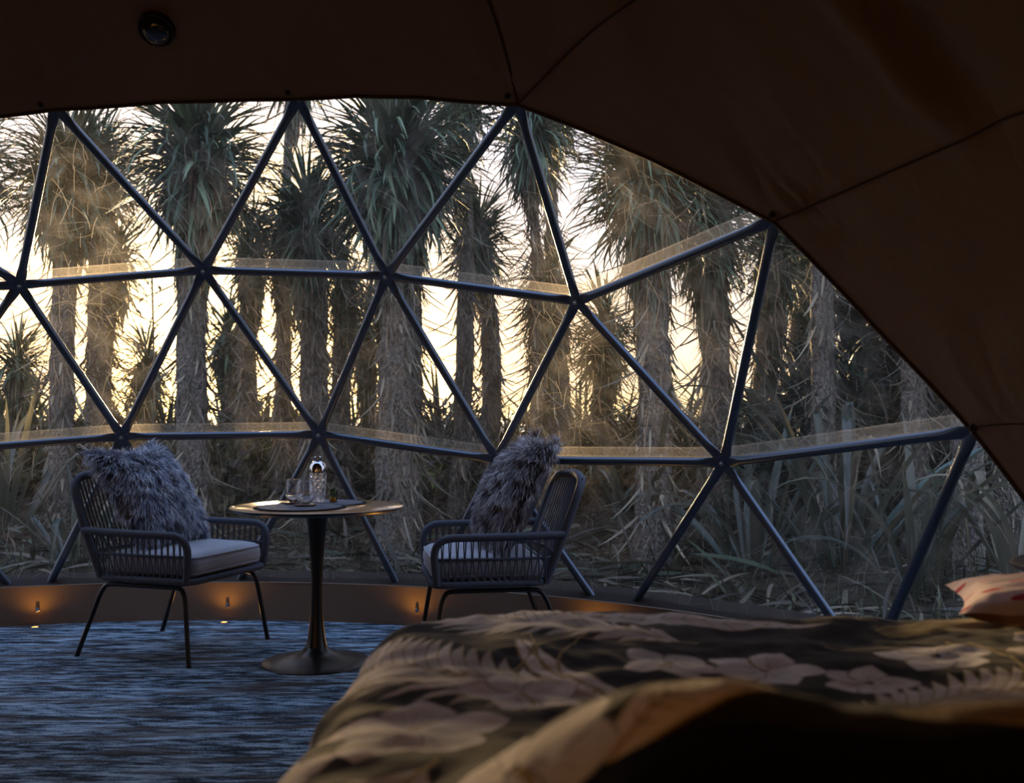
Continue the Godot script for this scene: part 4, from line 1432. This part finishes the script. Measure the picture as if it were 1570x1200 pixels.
func dotted_pillow() -> void:
	var t := thing("polka_dot_pillow", "pale pink pillow with red polka dots at the far head corner of the bed", "pillow", Vector3(1.50, 0.655, -2.42), -0.34)
	var surf := func(u: float, v: float, side: float):
		var x := u * 2.0 - 1.0
		var z := v * 2.0 - 1.0
		var th := 0.072 * pow(maxf(0.0, (1.0 - x * x) * (1.0 - z * z)), 0.38)
		return Vector3(x * (1.0 - 0.07 * (1.0 - z * z)) * 0.42, 0.056 + side * th * (1.0 if side > 0 else 0.8) + 0.012 * x + 0.006 * noise.get_noise_2d(x * 4, z * 4), z * (1.0 - 0.07 * (1.0 - x * x)) * 0.22)
	var im := Image.create_empty(512, 512, false, Image.FORMAT_RGB8)
	im.fill(srgb(216, 194, 192))
	for i in 6:
		for j in 6:
			var c := Vector2(i * 85.3 + 42 + (42 if j % 2 else 0), j * 85.3 + 42)
			var pts := PackedVector2Array()
			for k in 20: pts.append(c + Vector2.from_angle(TAU * k / 20) * 17.0)
			fill_poly(im, pts, srgb(176, 60, 70))
	var m := mat(Color(1, 1, 1), 0.9, 0.0, 0.2)
	m.albedo_texture = ImageTexture.create_from_image(im)
	var mb := MB.new()
	mb.grid(24, 24, func(u: float, v: float): return surf.call(u, v, 1.0), func(_p: Vector3): return Vector3.UP)
	part(t, "front_panel", mb.mesh(), m)
	var bk := MB.new()
	bk.grid(24, 24, func(u: float, v: float): return surf.call(u, v, -1.0), func(_p: Vector3): return Vector3.DOWN)
	part(t, "back_panel", bk.mesh(), mat(srgb(150, 106, 78), 0.9, 0.0, 0.2))
	# navy cushion beside it
	var n := thing("navy_cushion", "navy blue cushion lying on top of the polka dot pillow", "cushion", Vector3(1.47, 0.78, -2.33), 0.0)
	n.rotation = Vector3(-PI / 2, 0, 0.06)
	var nb := MB.new()
	nb.rbox(Vector3(0.34, 0.34, 0.09), 0.043, Vector3(0, 0.165, 0), 6, func(p: Vector3):
		var e := (1.0 - pow(absf(p.x) / 0.18, 2.0)) * (1.0 - pow(absf(p.y) / 0.18, 2.0))
		return Vector3(p.x * (1.0 - 0.05 * (1.0 - pow(p.y / 0.17, 2.0))), p.y, p.z * (0.35 + 0.75 * maxf(e, 0.0))))
	part(n, "cover", nb.mesh(), mat(srgb(36, 46, 76), 0.9, 0.0, 0.2))
	var nz := MB.new()
	nz.tube(round_path([Vector3(0, -0.003, 0), Vector3(0.165, -0.003, 0), Vector3(0.165, 0.33, 0), Vector3(-0.165, 0.33, 0), Vector3(-0.165, -0.003, 0), Vector3(0, -0.003, 0)], 0.05), [0.004], 6)
	part(n, "piping", nz.mesh(), mat(srgb(28, 36, 60), 0.9))

# ---------------------------------------------------------------- small things
func small_things() -> void:
	var ty := 0.740
	# placemats
	for q in [[-0.985, -4.715, "round grey woven placemat under the two wine glasses", ty + 0.0042], [-0.93, -5.0, "round grey woven placemat under the crystal decanter", ty]]:
		var t := thing("placemat", q[2], "placemat", Vector3(q[0], q[3], q[1]), 0.0, "woven placemats on the table")
		var mb := MB.new()
		mb.lathe(PackedVector2Array([Vector2(0, 0.0), Vector2(0.196, 0.0), Vector2(0.198, 0.002), Vector2(0.196, 0.0038), Vector2(0, 0.0038)]), 64)
		part(t, "mat", mb.mesh(), M.mat_cloth)
		var fr := MB.new()
		for k in 150:
			var a := TAU * k / 150 + rng.randf_range(-0.01, 0.01)
			var d := Vector3(cos(a), 0, sin(a))
			fr.tube(PackedVector3Array([d * 0.192 + Vector3(0, 0.003, 0), d * 0.203 + Vector3(0, 0.003, 0), d * rng.randf_range(0.209, 0.214) + Vector3(0, 0.0015, 0)]), [0.0016], 5)
		part(t, "fringe", fr.mesh(), M.mat_edge, "stuff")
	var my := ty + 0.004
	# coasters and stemless glasses
	for q in [[-1.045, -4.865, "stemless wine glass standing behind the nearer one", "dark wooden coaster under the rear wine glass"], [-0.968, -4.742, "stemless wine glass nearest the bed", "dark wooden coaster under the nearest wine glass"]]:
		var c := thing("coaster", q[3], "coaster", Vector3(q[0], my + 0.0044, q[1]), 0.0, "round coasters on the placemat")
		var cb := MB.new()
		cb.lathe(PackedVector2Array([Vector2(0, 0.0), Vector2(0.048, 0.0), Vector2(0.051, 0.002), Vector2(0.051, 0.007), Vector2(0.049, 0.009), Vector2(0, 0.009)]), 40)
		part(c, "disc", cb.mesh(), M.coaster)
		var g := thing("wine_glass", q[2], "glass", Vector3(q[0], my + 0.0138, q[1]), 0.0, "stemless wine glasses on the table")
		var gb := MB.new()
		gb.lathe(PackedVector2Array([Vector2(0, 0.001), Vector2(0.020, 0.0), Vector2(0.024, 0.002), Vector2(0.036, 0.016), Vector2(0.0440, 0.032), Vector2(0.0462, 0.044), Vector2(0.0450, 0.060), Vector2(0.0405, 0.084), Vector2(0.0350, 0.108), Vector2(0.0344, 0.110), Vector2(0.0338, 0.108), Vector2(0.0393, 0.084), Vector2(0.0438, 0.060), Vector2(0.0449, 0.044), Vector2(0.0427, 0.033), Vector2(0.0345, 0.018), Vector2(0.022, 0.0075), Vector2(0, 0.006)]), 48)
		part(g, "bowl", gb.mesh(), M.glass)
	# cut crystal decanter with a metal top
	var d := thing("decanter", "cut crystal decanter with a shiny domed metal top", "decanter", Vector3(-0.958, my, -5.0))
	part(d, "body", cut_body(), M.glass)
	var cap := MB.new()
	cap.lathe(PackedVector2Array([Vector2(0.0425, 0.148), Vector2(0.0432, 0.156), Vector2(0.0425, 0.168), Vector2(0.040, 0.180), Vector2(0.034, 0.192), Vector2(0.026, 0.199), Vector2(0.0205, 0.202), Vector2(0.0200, 0.2025), Vector2(0.0175, 0.204)]), 48)
	part(d, "domed_top", cap.mesh(), M.chrome)
	var st := MB.new()
	st.lathe(PackedVector2Array([Vector2(0.0150, 0.200), Vector2(0.0165, 0.206), Vector2(0.0172, 0.219), Vector2(0.0180, 0.221), Vector2(0.0180, 0.225), Vector2(0.0165, 0.227), Vector2(0, 0.227)]), 32)
	part(d, "stopper", st.mesh(), M.chrome)
	# small two-part jigger glass
	var j := thing("shot_glass", "small smoky green shot glass with a brass base right of the decanter", "shot glass", Vector3(-0.885, my, -5.02))
	var jb := MB.new()
	jb.lathe(PackedVector2Array([Vector2(0.0165, 0.024), Vector2(0.0185, 0.034), Vector2(0.0205, 0.066), Vector2(0.0198, 0.067), Vector2(0.0190, 0.066), Vector2(0.0170, 0.034), Vector2(0.0145, 0.026), Vector2(0, 0.025)]), 32)
	part(j, "cup", jb.mesh(), M.green_glass)
	var jf := MB.new()
	jf.lathe(PackedVector2Array([Vector2(0, 0.0), Vector2(0.0185, 0.0), Vector2(0.0190, 0.002), Vector2(0.0178, 0.014), Vector2(0.0165, 0.0245), Vector2(0, 0.0245)]), 32)
	part(j, "base", jf.mesh(), M.brass)

	# recessed floor lights that wash the skirt, and turn buttons on the skirt above them
	var names := ["recessed floor light out at the left end of the bay", "recessed floor light glowing at the foot of the skirt left of the left chair", "recessed floor light glowing between the left chair legs", "recessed floor light at the skirt behind the bed corner", "recessed floor light behind the bed under the right chair", "recessed floor light behind the bed near the right end of the bay"]
	var bnames := ["metal turn button on the skirt beyond the left edge", "metal turn button on the skirt left of the left chair", "metal turn button on the skirt between the left chair legs", "metal turn button on the skirt left of the right chair", "metal turn button on the skirt behind the right chair", "metal turn button on the skirt behind the bed"]
	for k in range(1, 5):
		var az := [-31.0, -15.3, 0.2, 16.9, 33.0, 49.0][k] as float
		var l := thing("floor_light", names[k], "light", polar(az, 3.785, 0.0), -deg_to_rad(az), "recessed floor lights along the skirt")
		var ring := MB.new()
		ring.lathe(PackedVector2Array([Vector2(0.019, 0.001), Vector2(0.020, 0.004), Vector2(0.026, 0.003), Vector2(0.028, 0.0), Vector2(0.019, 0.0)]), 28)
		part(l, "rim", ring.mesh(), M.steel)
		var lens := MB.new()
		lens.lathe(PackedVector2Array([Vector2(0, 0.0035), Vector2(0.012, 0.003), Vector2(0.019, 0.001), Vector2(0, 0.0)]), 28)
		part(l, "lamp_lens", lens.mesh(), M.lamp)
		var sp := SpotLight3D.new()
		sp.name = "floor_light_beam"
		l.add_child(sp, true)
		sp.position = Vector3(0, 0.012, 0)
		sp.rotation_degrees = Vector3(112, 0, 0)
		sp.light_color = Color(1.0, 0.70, 0.30)
		sp.light_energy = 0.020
		sp.light_size = 0.019
		sp.spot_angle = 80.0
		sp.spot_range = 12.0
		sp.spot_attenuation = 2.0
		sp.shadow_enabled = true
		if k == 4: continue   # behind the right chair and the bed
		var b := thing("turn_button", bnames[k], "fastener", polar(az, 3.851, 0.085), -deg_to_rad(az), "turn buttons along the skirt")
		var pl := MB.new()
		pl.rbox(Vector3(0.022, 0.016, 0.004), 0.0019, Vector3(0, 0, 0.002))
		part(b, "plate", pl.mesh(), M.chrome)
		var kn := MB.new()
		kn.rbox(Vector3(0.008, 0.026, 0.008), 0.003, Vector3(0, 0.002, 0.0095))
		part(b, "knob", kn.mesh(), M.chrome)
		var lp := MB.new()
		lp.tube(smooth_path([Vector3(-0.006, 0.010, 0.005), Vector3(-0.007, 0.022, 0.006), Vector3(0, 0.028, 0.007), Vector3(0.007, 0.022, 0.006), Vector3(0.006, 0.010, 0.005)], 4), [0.0022], 6)
		part(b, "loop", lp.mesh(), M.black)

	# round fitting on the lining overhead
	var p := sph(1.9, 51.8, 3.925)
	var v := thing("ceiling_light", "round dark ceiling light on the lining above the left chair", "light", p)
	var up := (CEN - p).normalized()
	var sd := up.cross(Vector3.UP).normalized()
	v.transform = Transform3D(Basis(sd, up, sd.cross(up)), p)
	var rm := MB.new()
	rm.lathe(PackedVector2Array([Vector2(0, 0.0), Vector2(0.082, 0.0), Vector2(0.082, 0.026), Vector2(0.080, 0.031), Vector2(0.074, 0.033), Vector2(0.070, 0.030), Vector2(0.069, 0.020), Vector2(0, 0.018)]), 40)
	part(v, "rim", rm.mesh(), M.dark_metal)
	var dm := MB.new()
	dm.lathe(PackedVector2Array([Vector2(0.069, 0.024), Vector2(0.064, 0.040), Vector2(0.050, 0.055), Vector2(0.028, 0.064), Vector2(0, 0.067)]), 40)
	part(v, "dome_lens", dm.mesh(), M.dark_glass)
	# coil of dark cord on the sill behind the bed
	var co := thing("cord_coil", "small coil of dark cord lying on the skirt edge behind the bed", "cord", polar(51.5, 3.865, 0.219))
	var cm := MB.new()
	var cp := PackedVector3Array()
	for k in 90:
		var a := k * 0.22
		cp.append(Vector3(cos(a) * (0.07 + 0.012 * sin(k * 0.7)), 0.008 + 0.012 * (1 + sin(k * 1.3)), sin(a) * 0.018))
	cm.tube(cp, [0.004], 6)
	part(co, "cord", cm.mesh(), M.black)

# crystal body with spiral cuts crossing into diamonds
func cut_body() -> ArrayMesh:
	var outer := [Vector2(0.0325, 0.004), Vector2(0.0350, 0.03), Vector2(0.0385, 0.07), Vector2(0.0415, 0.11), Vector2(0.0425, 0.135), Vector2(0.0415, 0.148)]
	var mb := MB.new()
	var rad := func(y: float):
		for k in outer.size() - 1:
			if y <= outer[k + 1].y:
				return lerpf(outer[k].x, outer[k + 1].x, clampf((y - outer[k].y) / (outer[k + 1].y - outer[k].y), 0, 1))
		return 0.0415
	var axis := func(p: Vector3): return Vector3(p.x, 0, p.z)
	mb.grid(240, 120, func(u: float, v: float):
		var y := 0.004 + 0.144 * v
		var a := u * TAU
		var s1 := absf(fposmod(a * 9.0 / TAU + y * 30.0, 1.0) - 0.5) * 2.0
		var s2 := absf(fposmod(a * 9.0 / TAU - y * 30.0, 1.0) - 0.5) * 2.0
		var cut := 0.0042 * maxf(pow(s1, 3.0), pow(s2, 3.0)) * smoothstep(0.0, 0.05, v) * smoothstep(0.98, 0.90, v)
		var r: float = rad.call(y) - cut
		return Vector3(cos(a) * r, y, sin(a) * r), axis)
	mb.lathe(PackedVector2Array([Vector2(0, 0.0), Vector2(0.028, 0.0), Vector2(0.0325, 0.004)]), 150)
	mb.lathe(PackedVector2Array([Vector2(0.0415, 0.148), Vector2(0.0385, 0.150), Vector2(0.0345, 0.146), Vector2(0.0345, 0.12), Vector2(0.031, 0.07), Vector2(0.027, 0.03), Vector2(0.024, 0.014), Vector2(0, 0.013)]), 150)
	return mb.mesh()
